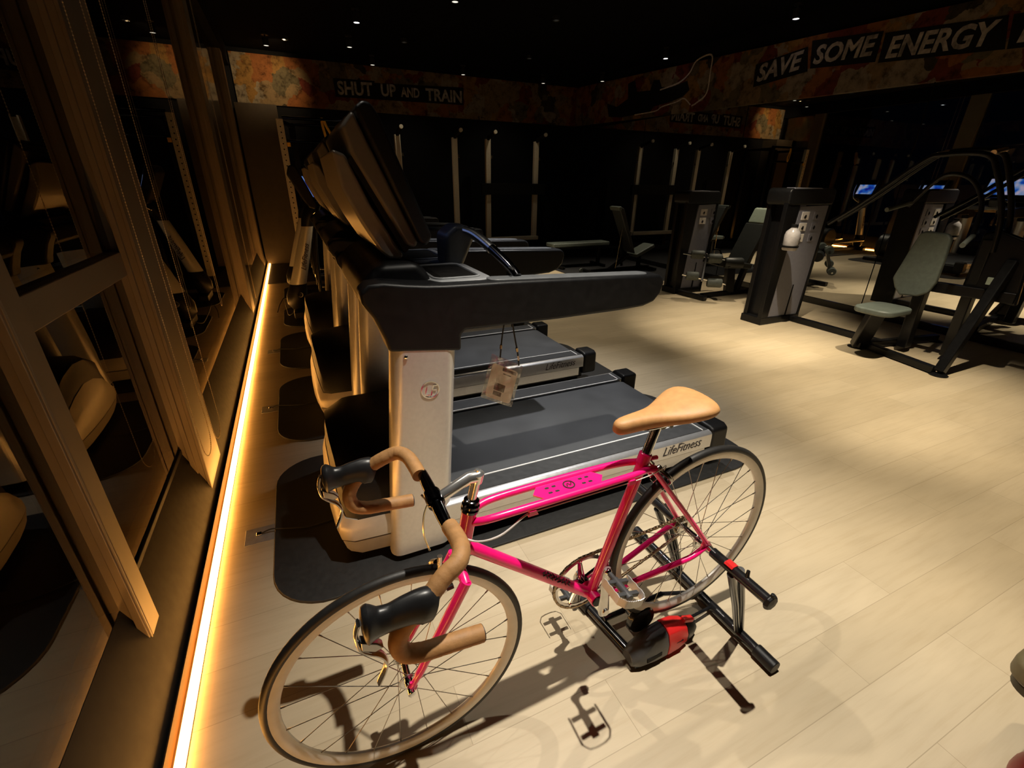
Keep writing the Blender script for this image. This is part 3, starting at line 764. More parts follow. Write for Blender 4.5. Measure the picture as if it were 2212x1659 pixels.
# flanges of the front hub catch the light as two plates
for s in (-1, 1):
    MB().lathe([(0.0205, -0.0015), (0.026, -0.001), (0.026, 0.001), (0.0205, 0.0015)], FH + Vector((0, s * 0.034, 0)), (0, 1, 0), 24, closed=True).build('hub_flange', 'brushed_alloy', wf)
    MB().lathe([(0.0, -0.006), (0.0095, -0.006), (0.0095, 0.008), (0.006, 0.010), (0.0, 0.010)], FH + Vector((0, s * 0.062, 0)), (0, s, 0), 16).build('axle_nut', 'chrome', wf)
    MB().lathe([(0.0, -0.006), (0.009, -0.006), (0.009, 0.006), (0.0, 0.006)], RH + Vector((0, s * 0.074, 0)), (0, s, 0), 16).build('axle_nut', 'chrome', wr)
    MB().lathe([(0.0205, -0.0015), (0.030, -0.001), (0.030, 0.001), (0.0205, 0.0015)], RH + Vector((0, s * 0.034, 0)), (0, 1, 0), 24, closed=True).build('hub_flange', 'brushed_alloy', wr)
# frame
fm = MB()
fm.rod(BB + Vector((0, 0, 0)), ST, 0.0155, 20)                       # seat tube
fm.rod(HB, HT, 0.0185, 20)                                          # head tube
fm.tube([HB + Vector((0.010, 0, 0.035)), BB + Vector((-0.006, 0, 0.0))], 0.0165, 20)   # down tube
fm.lathe([(0.0, -0.036), (0.0205, -0.036), (0.0205, 0.036), (0.0, 0.036)], BB, (0, 1, 0), 24)
fm.lathe([(0.0, 0.0), (0.0185, 0.0), (0.0185, 0.028), (0.0168, 0.030), (0.0, 0.030)], ST - Vector((0.007, 0, 0.022)), (ST - BB), 20)
for s in (-1, 1):
    tt = smooth([(0.196, s * 0.012, 0.762), (0.225, s * 0.028, 0.772), (0.30, s * 0.034, 0.777), (0.55, s * 0.034, 0.777), (0.655, s * 0.030, 0.775), (0.705, s * 0.022, 0.772), (0.735, s * 0.024, 0.768)], 5)
    fm.tube(tt, 0.0098, 14)
    fm.tube(smooth([(0.722, s * 0.020, 0.775), (0.79, s * 0.034, 0.683), (0.90, s * 0.055, 0.535), (0.962, s * 0.0645, 0.448)], 5), 0.0078, 12)   # seat stay
    fm.tube(smooth([(0.585, s * 0.026, 0.342), (0.70, s * 0.036, 0.362), (0.86, s * 0.058, 0.395), (0.915, s * 0.0645, 0.408), (0.962, s * 0.0645, 0.426)], 5), 0.0092, 12)  # chain stay
    fm.prism([(0.945, 0.415), (0.985, 0.408), (0.992, 0.425), (0.978, 0.445), (0.955, 0.46), (0.945, 0.44)], XZ, s * 0.0615, s * 0.0675)
# plate between the twin top tubes
fm.prism([(0.36, 0.0), (0.385, 0.030), (0.545, 0.030), (0.57, 0.0), (0.545, -0.030), (0.385, -0.030)], XY, 0.776, 0.780)
fm.build('frame', 'pink_enamel', bk)
bad = MB()
bad.lathe([(0.013, 0.0), (0.0165, 0.0), (0.0165, 0.0016), (0.013, 0.0016)], (0.465, 0, 0.780), (0, 0, 1), 24, closed=True)
bad.tube(smooth([(0.457, -0.006, 0.7808), (0.463, 0.006, 0.7808), (0.468, -0.004, 0.7808), (0.474, 0.006, 0.7808)], 4), 0.0012, 5)
for x in (0.405, 0.425, 0.505, 0.525):
    for y in (-0.010, 0.010):
        bad.prism(rrect(x - 0.006, y - 0.0035, x + 0.006, y + 0.0035, 0.003), XY, 0.7795, 0.7803)
bad.build('badge', 'decal_black', bk)
# dark brush script on the down tube
ddir = (BB - HB - Vector((0.010, 0, 0.035))).normalized()
dn = Vector((0, -1, 0)); dup = ddir.cross(dn).normalized()
if dup.z < 0: dup = -dup
sc = MB()
for k in range(9):
    c0 = HB + Vector((0.010, 0, 0.035)) + ddir * (0.285 + k * 0.014)
    pts = []
    for j in range(5):
        a = math.radians(38 + (j - 2) * (11 + 4 * (k % 2)))
        pts.append(c0 + ddir * (0.006 * math.sin(j * 2.1 + k)) + (dn * math.cos(a) + dup * math.sin(a)) * 0.0166)
    sc.tube(smooth(pts, 3), 0.0016, 5)
sc.build('script_decal', 'decal_black', bk)
# fork
fk = MB()
ax = (HT - HB).normalized()
CR = HB - ax * 0.038
fk.rod(HB, CR, 0.0165, 16)
fk.tube([CR + Vector((0, -0.052, 0.0)), CR + Vector((0, -0.03, 0.010)), CR + Vector((0, 0.03, 0.010)), CR + Vector((0, 0.052, 0.0))], [0.012, 0.0135, 0.0135, 0.012], 12)
for s in (-1, 1):
    fk.tube(smooth([tuple(CR + Vector((0.002, s * 0.050, 0.008))), (0.106, s * 0.0515, 0.522), (0.056, s * 0.053, 0.430), (0.026, s * 0.0545, 0.376), (0.006, s * 0.055, 0.343)], 5), [0.0135] * 6 + [0.0125] * 5 + [0.0105] * 5 + [0.0082] * 5, 14)
    fk.prism([(-0.004, 0.325), (0.012, 0.322), (0.020, 0.342), (0.016, 0.362), (0.002, 0.36)], XZ, s * 0.0525, s * 0.058)
fk.build('fork', 'pink_enamel', bk)
# headset and stem
hs = MB()
hs.lathe([(0.0, 0.0), (0.0215, 0.0), (0.022, 0.006), (0.019, 0.010), (0.0215, 0.012), (0.0215, 0.018), (0.018, 0.021), (0.0195, 0.024), (0.0185, 0.030), (0.012, 0.034), (0.0, 0.034)], HT, ax, 24)
hs.build('headset', 'black_chrome', bk)
MB().lathe([(0.0, 0.0), (0.0215, 0.0), (0.0215, -0.010), (0.017, -0.014), (0.0, -0.014)], HB, ax, 24).build('headset', 'black_chrome', bk)
SQ = HT + ax * 0.098 + Vector((0.002, 0, 0))
BC = Vector((0.110, 0, 0.850))
stm = MB()
stm.rod(HT + ax * 0.03, SQ - ax * 0.012, 0.0112, 16)
stm.tube([SQ - ax * 0.022 + Vector((0.003, 0, 0)), SQ + Vector((0.002, 0, 0.001)), SQ + ax * 0.006], [0.0125, 0.0155, 0.011], 16)
stm.tube([SQ + Vector((0.004, 0, -0.006)), SQ + Vector((-0.02, 0, -0.005)), BC + Vector((0.016, 0, 0.001))], [0.0145, 0.0138, 0.013], 16)
stm.lathe([(0.0, 0.0), (0.006, 0.0), (0.006, 0.006), (0.0, 0.007)], SQ + ax * 0.006, ax, 10)
stm_o = stm.build('stem', 'stem_alloy', bk)
MB().lathe([(0.0145, -0.023), (0.0195, -0.020), (0.0205, 0.0), (0.0195, 0.020), (0.0145, 0.023)], BC, (0, 1, 0), 24, closed=True).build('stem_clamp', 'black_chrome', stm_o)
# handlebar with tape, rubber hoods and levers
hbar = MB().lathe([(0.0, -0.105), (0.0118, -0.105), (0.0135, -0.07), (0.0142, -0.045), (0.0142, 0.045), (0.0135, 0.07), (0.0118, 0.105), (0.0, 0.105)], BC, (0, 1, 0), 24).build('handlebar', 'black_chrome', bk)
for s in (-1, 1):
    w = 0.230
    sh = 0.009 if s < 0 else -0.019
    def q(x, y, z): return (x + sh * min(1, abs(y) / w), s * abs(y), z + 0.013 * min(1, max(0, abs(y) - 0.12) / 0.08))
    path = smooth([q(0.110, 0.098, 0.850), q(0.111, 0.13, 0.851), q(0.106, 0.175, 0.851), q(0.088, 0.205, 0.846), q(0.055, 0.216, 0.832), q(0.015, w, 0.803), q(-0.020, w, 0.772), q(-0.038, w, 0.735), q(-0.030, w, 0.700), q(0.0, w, 0.683), q(0.045, w, 0.677), q(0.122, w, 0.668)], 16)
    rr = []; run = 0.0
    for i in range(len(path)):
        if i: run += (path[i] - path[i - 1]).length
        rr.append(0.0173 + 0.0005 * ((run / 0.019) % 1.0))
    MB().tube(path, rr, 16).build('bar_tape', 'bar_tape_tan', hbar)
    MB().lathe([(0.0, 0.0), (0.0165, 0.0), (0.0165, 0.003), (0.012, 0.005), (0.0, 0.005)], q(0.121, w, 0.668), (1, 0, -0.08), 16).build('bar_plug', 'decal_black', hbar)
    hp = smooth([q(0.030, w, 0.792), q(0.008, w, 0.800), q(-0.018, w, 0.801), q(-0.043, w, 0.799), q(-0.066, w, 0.799), q(-0.083, w, 0.801), q(-0.094, w, 0.801)], 4)
    hr = []
    for i in range(len(hp)):
        f = i / (len(hp) - 1)
        for a, b, ra, rb_ in ((0, .12, .029, .0335), (.12, .3, .0335, .029), (.3, .52, .029, .0245), (.52, .66, .0245, .0265), (.66, .84, .0265, .036), (.84, .95, .036, .031), (.95, 1.001, .030, .012)):
            if a <= f < b: hr.append(ra + (rb_ - ra) * (f - a) / (b - a)); break
    hd = MB().tube(hp, hr, 18, flat=(1.12, 0.74), up=(0, 0, 1)).build('brake_hood', 'hood_rubber', hbar)
    lev = smooth([q(-0.097, w, 0.812), q(-0.104, w, 0.785), q(-0.101, w, 0.755), q(-0.088, w, 0.738), q(-0.071, w, 0.722), q(-0.062, w, 0.700), q(-0.066, w, 0.678), q(-0.080, w, 0.648)], 5)
    lr = [0.0085 - 0.002 * abs(i / (len(lev) - 1) - 0.4) for i in range(len(lev))]
    MB().tube(lev, lr, 10, flat=(0.5, 1.25), up=(1, 0, 0)).build('brake_lever', 'brushed_alloy', hbar)
    MB().prism([(-0.099, 0.775), (-0.072, 0.757), (-0.062, 0.742), (-0.078, 0.738), (-0.100, 0.752)], lambda p, r_, t: q(p, t, r_), w - 0.009, w + 0.009).build('lever_bracket', 'brushed_alloy', hbar, bevel=0.003)
# brake cables
cb = smooth([(0.075, 0.05, 0.855), (0.06, 0.10, 0.84), (0.10, 0.09, 0.80), (0.15, 0.01, 0.742), (0.19, -0.03, 0.722), (0.25, -0.045, 0.728), (0.315, -0.041, 0.760), (0.335, -0.040, 0.764)], 6)
MB().tube(cb[12:], 0.0026, 8).build('brake_cable', 'cable_white', bk)
MB().tube(smooth([(0.33, -0.041, 0.764), (0.50, -0.041, 0.764), (0.66, -0.040, 0.763), (0.735, -0.034, 0.766), (0.775, -0.02, 0.765), (0.79, -0.004, 0.735)], 5), 0.0017, 6).build('brake_cable', 'cable_white', bk)
for x in (0.325, 0.625):
    MB().prism([(x, 0.757), (x + 0.028, 0.757), (x + 0.022, 0.771), (x + 0.004, 0.771)], XZ, -0.0455, -0.038).build('cable_stop', 'pink_enamel', bk)
MB().tube(smooth([(0.100, 0.010, 0.840), (0.086, 0.012, 0.80), (0.084, 0.016, 0.74), (0.095, 0.021, 0.686)], 5), 0.0022, 6).build('brake_cable', 'gold_clip', bk)
# brake calipers
def caliper(o, n, up, k=1.0):
    o = Vector(o); n = Vector(n).normalized(); up = Vector(up).normalized(); side = up.cross(n)
    mb = MB()
    mb.lathe([(0.0, -0.006), (0.009, -0.006), (0.009, 0.022), (0.006, 0.026), (0.0, 0.026)], o, n, 14)
    for s in (-1, 1):
        pts = [o + n * 0.012 * k + up * 0.020 * (1 if s > 0 else 0.7) + side * s * 0.012, o + n * 0.016 * k + side * s * 0.032 - up * 0.002, o + n * 0.016 * k + side * s * 0.038 - up * 0.025, o + n * 0.009 + side * s * 0.026 - up * 0.046]
        mb.tube(smooth([tuple(p) for p in pts], 4), 0.0058 * k, 8, flat=(1.0, 1.35))
    mb.tube([o + n * 0.014 * k + side * 0.012 + up * 0.018, o + n * 0.014 * k + side * 0.02 + up * 0.05], 0.0045 * k, 8)
    mb.lathe([(0.0, -0.012), (0.0065, -0.012), (0.0065, 0.012), (0.0, 0.012)], o + n * 0.014 * k + side * 0.02 + up * 0.05, up, 10)
    c = mb.build('brake_caliper', 'brushed_alloy', bk)
    pd = MB()
    for s in (-1, 1):
        pd.box(o + n * 0.004 + side * s * 0.021 - up * 0.048, (0.045, 0.009, 0.011), Matrix.Rotation(math.atan2(n.z, n.x), 3, 'Y').inverted())
    pd.build('brake_pad', 'hood_rubber', c)
caliper((0.122, 0, 0.640), (-1, 0, -0.12), (0.08, 0, 1), 1.3)
caliper((0.757, 0, 0.735), (0.83, 0, 0.55), (-0.62, 0, 0.78))
# seat post, saddle
pd_ = (ST - BB).normalized()
sp_top = ST + pd_ * 0.095
MB().tube([ST - pd_ * 0.05, sp_top], 0.0136, 20).build('seatpost', 'chrome', bk)
cl = MB()
cl.lathe([(0.0, -0.018), (0.014, -0.018), (0.014, 0.018), (0.0, 0.018)], sp_top + Vector((0.006, 0, 0.006)), (0, 1, 0), 16)
cl.rod(sp_top + Vector((0.03, -0.022, 0.0)), sp_top + Vector((0.03, 0.022, 0.0)), 0.007, 10)
for s in (-1, 1):
    cl.tube(smooth([(0.625, s * 0.010, 0.917), (0.69, s * 0.020, 0.903), (0.79, s * 0.022, 0.903), (0.865, s * 0.05, 0.925)], 4), 0.0036, 8)
cl.build('saddle_rails', 'chrome', bk)
MB().rod(ST + Vector((0.012, -0.010, -0.008)), ST + Vector((0.034, -0.010, -0.010)), 0.006, 10).build('seat_bolt', 'pink_enamel', bk)
sec = [(0.592, 0.005, 0.926, 0.908), (0.597, 0.017, 0.935, 0.900), (0.615, 0.0235, 0.941, 0.898), (0.66, 0.0265, 0.944, 0.900), (0.71, 0.033, 0.945, 0.902), (0.75, 0.050, 0.948, 0.905), (0.79, 0.070, 0.955, 0.910),
       (0.825, 0.083, 0.963, 0.915), (0.855, 0.087, 0.967, 0.920), (0.878, 0.079, 0.966, 0.924), (0.891, 0.060, 0.961, 0.928), (0.897, 0.026, 0.953, 0.934)]
rings = []
for u, w, zt, zb in sec:
    ring = []
    for k in range(20):
        a = 2 * PI * k / 20
        c, s = math.cos(a), math.sin(a)
        y = w * (abs(c) ** 0.72) * (1 if c >= 0 else -1)
        zc = zt - 0.020 if s < 0 else zt - 0.020
        z = zc + (0.020 * s ** 0.9 if s > 0 else -(zc - zb) * (abs(s) ** 0.6))
        ring.append((u, y, z))
    rings.append(ring)
MB().loft(rings).build('saddle', 'tan_leather', bk, ang=75, sub=1)
# cranks, chainring, pedals, chain
ckv = 0.046
cr = MB().lathe([(0.090, -0.0015), (0.1015, -0.0015), (0.1015, 0.0015), (0.090, 0.0015)], BB + Vector((0, ckv, 0)), (0, 1, 0), 104, closed=True)
for k in range(52):
    a = 2 * PI * k / 52
    d = Vector((math.cos(a), 0, math.sin(a))); e = Vector((-d.z, 0, d.x))
    o = BB + Vector((0, ckv, 0))
    cr.add([o + d * 0.1 - e * 0.0035 + Vector((0, y, 0)) for y in (-0.001, 0.001)] + [o + d * 0.1065 + Vector((0, y, 0)) for y in (-0.001, 0.001)] + [o + d * 0.1 + e * 0.0035 + Vector((0, y, 0)) for y in (-0.001, 0.001)], [(0, 2, 4), (1, 5, 3), (0, 1, 3, 2), (2, 3, 5, 4)])
crk = cr.build('crankset', 'brushed_alloy', bk)
spd = MB().lathe([(0.0, 0.02), (0.020, 0.022), (0.022, 0.040), (0.018, 0.058), (0.0, 0.060)], BB, (0, 1, 0), 24)
for k in range(5):
    a = 2 * PI * k / 5 + 0.5
    d = Vector((math.cos(a), 0, math.sin(a)))
    spd.tube([BB + Vector((0, 0.048, 0)) + d * 0.01, BB + Vector((0, 0.049, 0)) + d * 0.06, BB + Vector((0, 0.0475, 0)) + d * 0.095], [0.013, 0.0095, 0.007], 10, flat=(1, 0.6))
    spd.lathe([(0.0, -0.006), (0.006, -0.005), (0.006, 0.005), (0.0, 0.006)], BB + Vector((0, 0.046, 0)) + d * 0.092, (0, 1, 0), 10)
spd.build('spider', 'chrome', crk)
LP = Vector((0.563, -0.076, 0.507)); RP = Vector((0.588, 0.088, 0.176))
la = MB().tube([BB + Vector((0, -0.066, -0.022)), BB + Vector((0, -0.067, 0.0)), BB + Vector((-0.004, -0.070, 0.06)), LP + Vector((0, 0.002, -0.01)), LP + Vector((0, 0, 0.012))], [0.012, 0.019, 0.0145, 0.0135, 0.010], 14, flat=(0.62, 1.0), up=(0, 1, 0))
la.lathe([(0.0, 0.0), (0.011, 0.0), (0.011, 0.012), (0.0, 0.013)], BB + Vector((0, -0.070, 0)), (0, -1, 0), 16)
la.build('crank_arm', 'brushed_alloy', crk)
ra = MB().tube([BB + Vector((0, 0.066, 0.022)), BB + Vector((0, 0.068, 0.0)), BB + Vector((0.005, 0.075, -0.06)), RP + Vector((0, -0.002, 0.01)), RP + Vector((0, 0, -0.012))], [0.012, 0.019, 0.0145, 0.0135, 0.010], 14, flat=(0.62, 1.0), up=(0, 1, 0))
ra.build('crank_arm', 'brushed_alloy', crk)
MB().lathe([(0.0, -0.040), (0.017, -0.040), (0.017, -0.036), (0.0, -0.036)], BB, (0, 1, 0), 20).build('bearing_cup', 'black_plastic', crk)
def pedal(o, s, tilt):
    o = Vector(o)
    rot = Matrix.Rotation(tilt, 3, 'Y')
    def T(mb):
        mb.v = [tuple(o + rot @ Vector((v[0], v[1] * s, v[2]))) for v in mb.v]; return mb
    p = T(MB().rod((0, 0.006, 0), (0, 0.030, 0), 0.0075, 12).rod((0, 0.028, 0), (0, 0.098, 0), 0.0105, 12)
          .box((0, 0.040, 0), (0.072, 0.012, 0.014)).box((0, 0.084, 0), (0.072, 0.012, 0.014))).build('pedal', 'dark_grey_plastic', bk, bevel=0.002)
    loop = [(-0.040, 0.030), (-0.041, 0.098), (-0.030, 0.112), (-0.012, 0.116), (0.012, 0.116), (0.030, 0.112), (0.041, 0.098), (0.040, 0.030)]
    for i in range(3):
        pass
    cage = MB()
    pts = []
    for a, b in zip(loop, loop[1:]):
        for k in range(6): pts.append((a[0] + (b[0] - a[0]) * k / 6, a[1] + (b[1] - a[1]) * k / 6))
    pts.append(loop[-1])
    n = len(pts)
    out = []; inn = []
    for i, (x, y) in enumerate(pts):
        k = 1.05
        out.append((x * 1.06, y + (0.002 if abs(x) < 0.03 else 0))); inn.append((x, y))
    vs = []; fs = []
    for i in range(n):
        h = 0.0115 + (0.0022 if i % 2 else 0)
        vs += [(inn[i][0], inn[i][1], -0.011), (out[i][0], out[i][1], -0.011), (out[i][0], out[i][1], h), (inn[i][0], inn[i][1], h)]
    for i in range(n - 1):
        for k in range(4): fs.append((i * 4 + k, i * 4 + (k + 1) % 4, (i + 1) * 4 + (k + 1) % 4, (i + 1) * 4 + k))
    fs += [(3, 2, 1, 0), ((n - 1) * 4, (n - 1) * 4 + 1, (n - 1) * 4 + 2, (n - 1) * 4 + 3)]
    cage.add(vs, fs)
    T(cage).build('pedal_cage', 'cage_alloy', p)
    T(MB().ball((0, 0.0, 0), 0.011, 12, 8)).build('pedal_spindle', 'chrome', p)
pedal(LP + Vector((0, -0.004, 0.002)), -1, 0.28)
pedal(RP + Vector((0, 0.006, 0)), 1, 0.1)
def chain_loop():
    r1, r2 = 0.1035, 0.036
    c1 = BB + Vector((0, ckv, 0)); c2 = RH + Vector((0, 0.046, 0))
    d = c2 - c1; L = math.hypot(d.x, d.z); th = math.atan2(d.z, d.x); ph = math.acos((r1 - r2) / L)
    pts = []
    for i in range(25):
        a = th + ph + (2 * PI - 2 * ph) * i / 24
        pts.append(c1 + Vector((math.cos(a), 0, math.sin(a))) * r1)
    lo1 = pts[-1]; up1 = pts[0]
    for i in range(13):
        a = th - ph + 2 * ph * i / 12
        pts.append(c2 + Vector((math.cos(a), 0, math.sin(a))) * r2)
    return pts
cp_ = chain_loop(); cp_.append(cp_[0])
chn = MB(); acc = 0.0; i = 0; idx = 0
segs = list(zip(cp_, cp_[1:]))
for a, b in segs:
    L = (b - a).length
    if L < 1e-6: continue
    e = (b - a) / L
    while acc < L:
        p = a + e * acc
        rot = Matrix.Rotation(-math.atan2(e.z, e.x), 3, 'Y')
        wdt = 0.0066 if idx % 2 else 0.0046
        for s in (-1, 1):
            chn.box(p + Vector((0, s * wdt / 2, 0)), (0.0128, 0.0011, 0.0078), rot)
        chn.rod(p + e * 0.00635 + Vector((0, -0.0036, 0)), p + e * 0.00635 + Vector((0, 0.0036, 0)), 0.0034, 6)
        acc += 0.0127; idx += 1
    acc -= L
chn.build('chain', 'chain_steel', bk, flatshade=True)
MB().lathe([(0.012, -0.0015), (0.034, -0.0015), (0.034, 0.0015), (0.012, 0.0015)], RH + Vector((0, 0.046, 0)), (0, 1, 0), 32, closed=True).build('rear_sprocket', 'chain_steel', wr)

# ------------------------------------------------------------------ the home trainer that holds the rear axle
tr = thing('bike_trainer', 'black folding bike trainer with a red and grey resistance unit under the bicycle', 'trainer', (1.78, 0.85, 0), 0)
TO = Vector((1.78, 0.85, 0))
def TR(mb): return mb.xform(Matrix.Translation(-TO))
AX = Vector((BX, BY, 0)) + Vector((RH.x, 0, RH.z))    # rear axle in the room
TR(MB().rod((1.778, 0.545, 0.026), (1.772, 1.22, 0.026), 0.0185, 18)).build('base_tube', 'black_enamel', tr)
TR(MB().rod((1.375, 0.745, 0.024), (1.33, 1.07, 0.024), 0.0165, 18)).build('front_tube', 'black_enamel', tr)
for a, b in (((1.7785, 0.525, 0.026), (1.778, 0.60, 0.026)), ((1.772, 1.18, 0.026), (1.7715, 1.245, 0.026)), ((1.378, 0.725, 0.024), (1.3735, 0.755, 0.024)), ((1.342, 0.975, 0.024), (1.332, 1.05, 0.024))):
    TR(MB().rod(a, b, 0.0235, 18)).build('end_cap', 'black_plastic', tr, bevel=0.003)
for s in (-1, 1):
    yb = 0.835 + s * 0.215 if s < 0 else 1.03
    top = Vector((AX.x + 0.02, BY + s * 0.165, AX.z + 0.0))
    foot = Vector((1.777, 0.675 if s < 0 else 0.975, 0.03))
    for dx in (-1, 1):
        TR(MB().tube([foot + Vector((dx * 0.010, 0, 0.010)), foot.lerp(top, 0.5) + Vector((dx * 0.014, 0, 0)), top + Vector((dx * 0.020 - 0.008, 0, -0.012))], [0.0105, 0.0115, 0.0125], 14)).build('upright', 'black_enamel', tr)
    y0 = BY + s * 0.083
    TR(MB().rod((AX.x, y0, AX.z), (AX.x, y0 + s * 0.205, AX.z), 0.0165, 18)).build('axle_clamp', 'black_enamel', tr)
    TR(MB().lathe([(0.0, 0.0), (0.012, 0.0), (0.014, 0.012), (0.0, 0.012)], (AX.x, y0 - s * 0.003, AX.z), (0, -s, 0), 16)).build('clamp_cup', 'chrome', tr)
    if s < 0:
        TR(MB().prism([(AX.x - 0.016, AX.z + 0.012), (AX.x + 0.014, AX.z + 0.014), (AX.x + 0.006, AX.z + 0.019), (AX.x - 0.01, AX.z + 0.018)], XZ, y0 - 0.085, y0 - 0.055)).build('clamp_marker', 'red_plastic', tr)
        TR(MB().tube([(AX.x, y0 - 0.125, AX.z + 0.01), (AX.x + 0.004, y0 - 0.122, AX.z + 0.036)], [0.007, 0.005], 10)).build('clamp_lever', 'black_plastic', tr)
        TR(MB().tube([(AX.x + 0.0, y0 - 0.205, AX.z), (AX.x, y0 - 0.208, AX.z + 0.032)], [0.008, 0.006], 10)
           .lathe([(0.0, 0), (0.024, 0.0), (0.026, 0.006), (0.022, 0.014), (0, 0.016)], (AX.x, y0 - 0.200, AX.z), (0, -1, 0), 8)).build('clamp_knob', 'black_plastic', tr, bevel=0.002)
# resistance unit: roller, flywheel disc, grey and red housing
TR(MB().rod((1.43, 0.815, 0.112), (1.43, 0.905, 0.112), 0.023, 20)).build('roller', 'black_chrome', tr)
TR(MB().rod((1.35, 0.90, 0.05), (1.62, 0.90, 0.05), 0.010, 10).rod((1.62, 0.90, 0.05), (1.775, 0.86, 0.03), 0.008, 10).rod((1.615, 0.775, 0.05), (1.775, 0.79, 0.03), 0.006, 10)).build('unit_bracket', 'black_enamel', tr)
TR(MB().lathe([(0.0, 0.0), (0.050, 0.0), (0.055, 0.006), (0.055, 0.018), (0.046, 0.026), (0.0, 0.026)], (1.435, 0.800, 0.112), (0, 1, 0), 32)).build('flywheel', 'black_enamel', tr)
def unit_ring(x, hw, zt, zb, yc):
    pts = [(-hw, zb + 0.01), (-hw * 0.8, zb), (hw * 0.8, zb), (hw, zb + 0.01), (hw, zb + (zt - zb) * 0.5), (hw * 0.62, zt - 0.008), (hw * 0.3, zt), (-hw * 0.3, zt), (-hw * 0.72, zt - 0.012), (-hw, zb + (zt - zb) * 0.55)]
    return [(x, yc + a, b) for a, b in pts]
u1 = [unit_ring(1.345, 0.026, 0.060, 0.018, 0.752), unit_ring(1.375, 0.038, 0.088, 0.012, 0.753), unit_ring(1.43, 0.044, 0.112, 0.011, 0.755), unit_ring(1.487, 0.045, 0.115, 0.011, 0.757)]
TR(MB().loft(u1)).build('unit_housing', 'dark_grey_plastic', tr, bevel=0.004)
u2 = [unit_ring(1.488, 0.046, 0.117, 0.010, 0.757), unit_ring(1.54, 0.045, 0.108, 0.011, 0.759), unit_ring(1.585, 0.038, 0.090, 0.013, 0.761)]
TR(MB().loft(u2)).build('unit_cover', 'red_plastic', tr, bevel=0.004)
u3 = [unit_ring(1.586, 0.037, 0.089, 0.013, 0.761), unit_ring(1.62, 0.031, 0.078, 0.015, 0.762), unit_ring(1.645, 0.020, 0.060, 0.020, 0.763)]
TR(MB().loft(u3)).build('unit_end', 'black_plastic', tr, bevel=0.004)
TR(MB().box((1.60, 0.755, 0.090), (0.05, 0.022, 0.016), Matrix.Rotation(0.35, 3, 'Y'))).build('unit_lever', 'red_plastic', tr, bevel=0.004)
TR(MB().box((1.425, 0.7125, 0.045), (0.062, 0.006, 0.020), Matrix.Rotation(-0.1, 3, 'Y'))).build('unit_slot', 'plate_black', tr, bevel=0.002)
TR(MB().box((1.535, 0.714, 0.06), (0.03, 0.003, 0.003))).build('unit_slot', 'plate_black', tr)

# ------------------------------------------------------------------ chest press with its weight tower (right, by the mirrors)
def at(t, mb):
    o = Vector(t.location)
    return mb.xform(Matrix.Translation(-o))
def weight_tower(t, x0, x1, y0, h, lean, cards):
    """grey front panel between black uprights"""
    d = 0.27
    at(t, MB().prism([(x0, 0.0), (x0 + 0.11, 0.0), (x0 + 0.20, h - 0.12), (x0 - 0.01, h - 0.12)], lambda p, q, u: (p, u, q), y0, y0 + 0.05)).build('tower_upright', 'machine_black', t, bevel=0.008)
    at(t, MB().prism([(x1 - 0.03, 0.0), (x1, 0.0), (x1 + lean + 0.03, h - 0.12), (x1 + lean - 0.01, h - 0.12)], lambda p, q, u: (p, u, q), y0, y0 + d)).build('tower_upright', 'machine_black', t, bevel=0.006)
    at(t, MB().span((x0 + 0.03, y0 + d - 0.05, 0.0), (x0 + 0.12, y0 + d, h - 0.1))).build('tower_upright', 'machine_black', t, bevel=0.006)
    pa = (x0 + 0.10, 0.07); pb = (x1 - 0.03, 0.055); pc = (x1 + lean, h - 0.17); pd = (x0 + 0.225, h - 0.18)
    p = at(t, MB().prism([pa, pb, pc, pd], lambda a, b, u: (a, u, b), y0 + 0.012, y0 + 0.034)).build('tower_panel', 'tower_grey', t, bevel=0.006)
    at(t, MB().prism([(x0, 0), (x1, 0), (x1, 0.075), (x0, 0.085)], lambda a, b, u: (a, u, b), y0 - 0.004, y0 + d)).build('tower_base', 'machine_black', t, bevel=0.006)
    at(t, MB().prism(rrect(x0 - 0.015, h - 0.17, x1 + lean + 0.035, h, 0.05), lambda a, b, u: (a, u, b), y0 - 0.01, y0 + d)).build('tower_cap', 'black_plastic', t, bevel=0.02)
    at(t, MB().prism([(x0 + 0.02, h - 0.012), (x1 - 0.15, h - 0.008), (x1 - 0.2, h + 0.004), (x0 + 0.05, h + 0.004)], lambda a, b, u: (a, u, b), y0 - 0.005, y0 + 0.1)).build('cap_lip', 'tower_grey', t, bevel=0.003)
    at(t, MB().prism([(y0 + 0.03, 0.06), (y0 + d - 0.03, 0.06), (y0 + d - 0.03, h - 0.14), (y0 + 0.03, h - 0.14)], lambda a, b, u: (u + b * 0.02, a, b), x0 + 0.075, x0 + 0.095)).build('tower_side', 'machine_black', t)
    xm = x0 + (x1 - x0) * 0.64
    at(t, MB().prism([(xm - 0.012, 0.06), (xm + 0.012, 0.06), (xm + 0.020, 0.44), (xm + 0.008, 0.44)], lambda a, b, u: (a, u, b), y0 + 0.008, y0 + 0.0125)).build('panel_slot', 'plate_black', p)
    for k in range(cards):
        z = h - 0.235 - k * 0.115
        for xx, w, m in ((x0 + 0.245 - (h - z) * 0.02 + 0.03, 0.12, 'placard'), (x0 + 0.47, 0.10, 'tower_grey')):
            c = at(t, MB().span((xx, y0 + 0.006, z - 0.085), (xx + w, y0 + 0.0125, z))).build('placard', m, p, bevel=0.003)
            at(t, MB().tube(smooth([(xx + w * 0.35, y0 + 0.004, z - 0.06), (xx + w * 0.5, y0 + 0.004, z - 0.035), (xx + w * 0.55, y0 + 0.004, z - 0.055), (xx + w * 0.45, y0 + 0.004, z - 0.07)], 3), 0.006, 5)).build('placard_figure', 'plate_black', c)
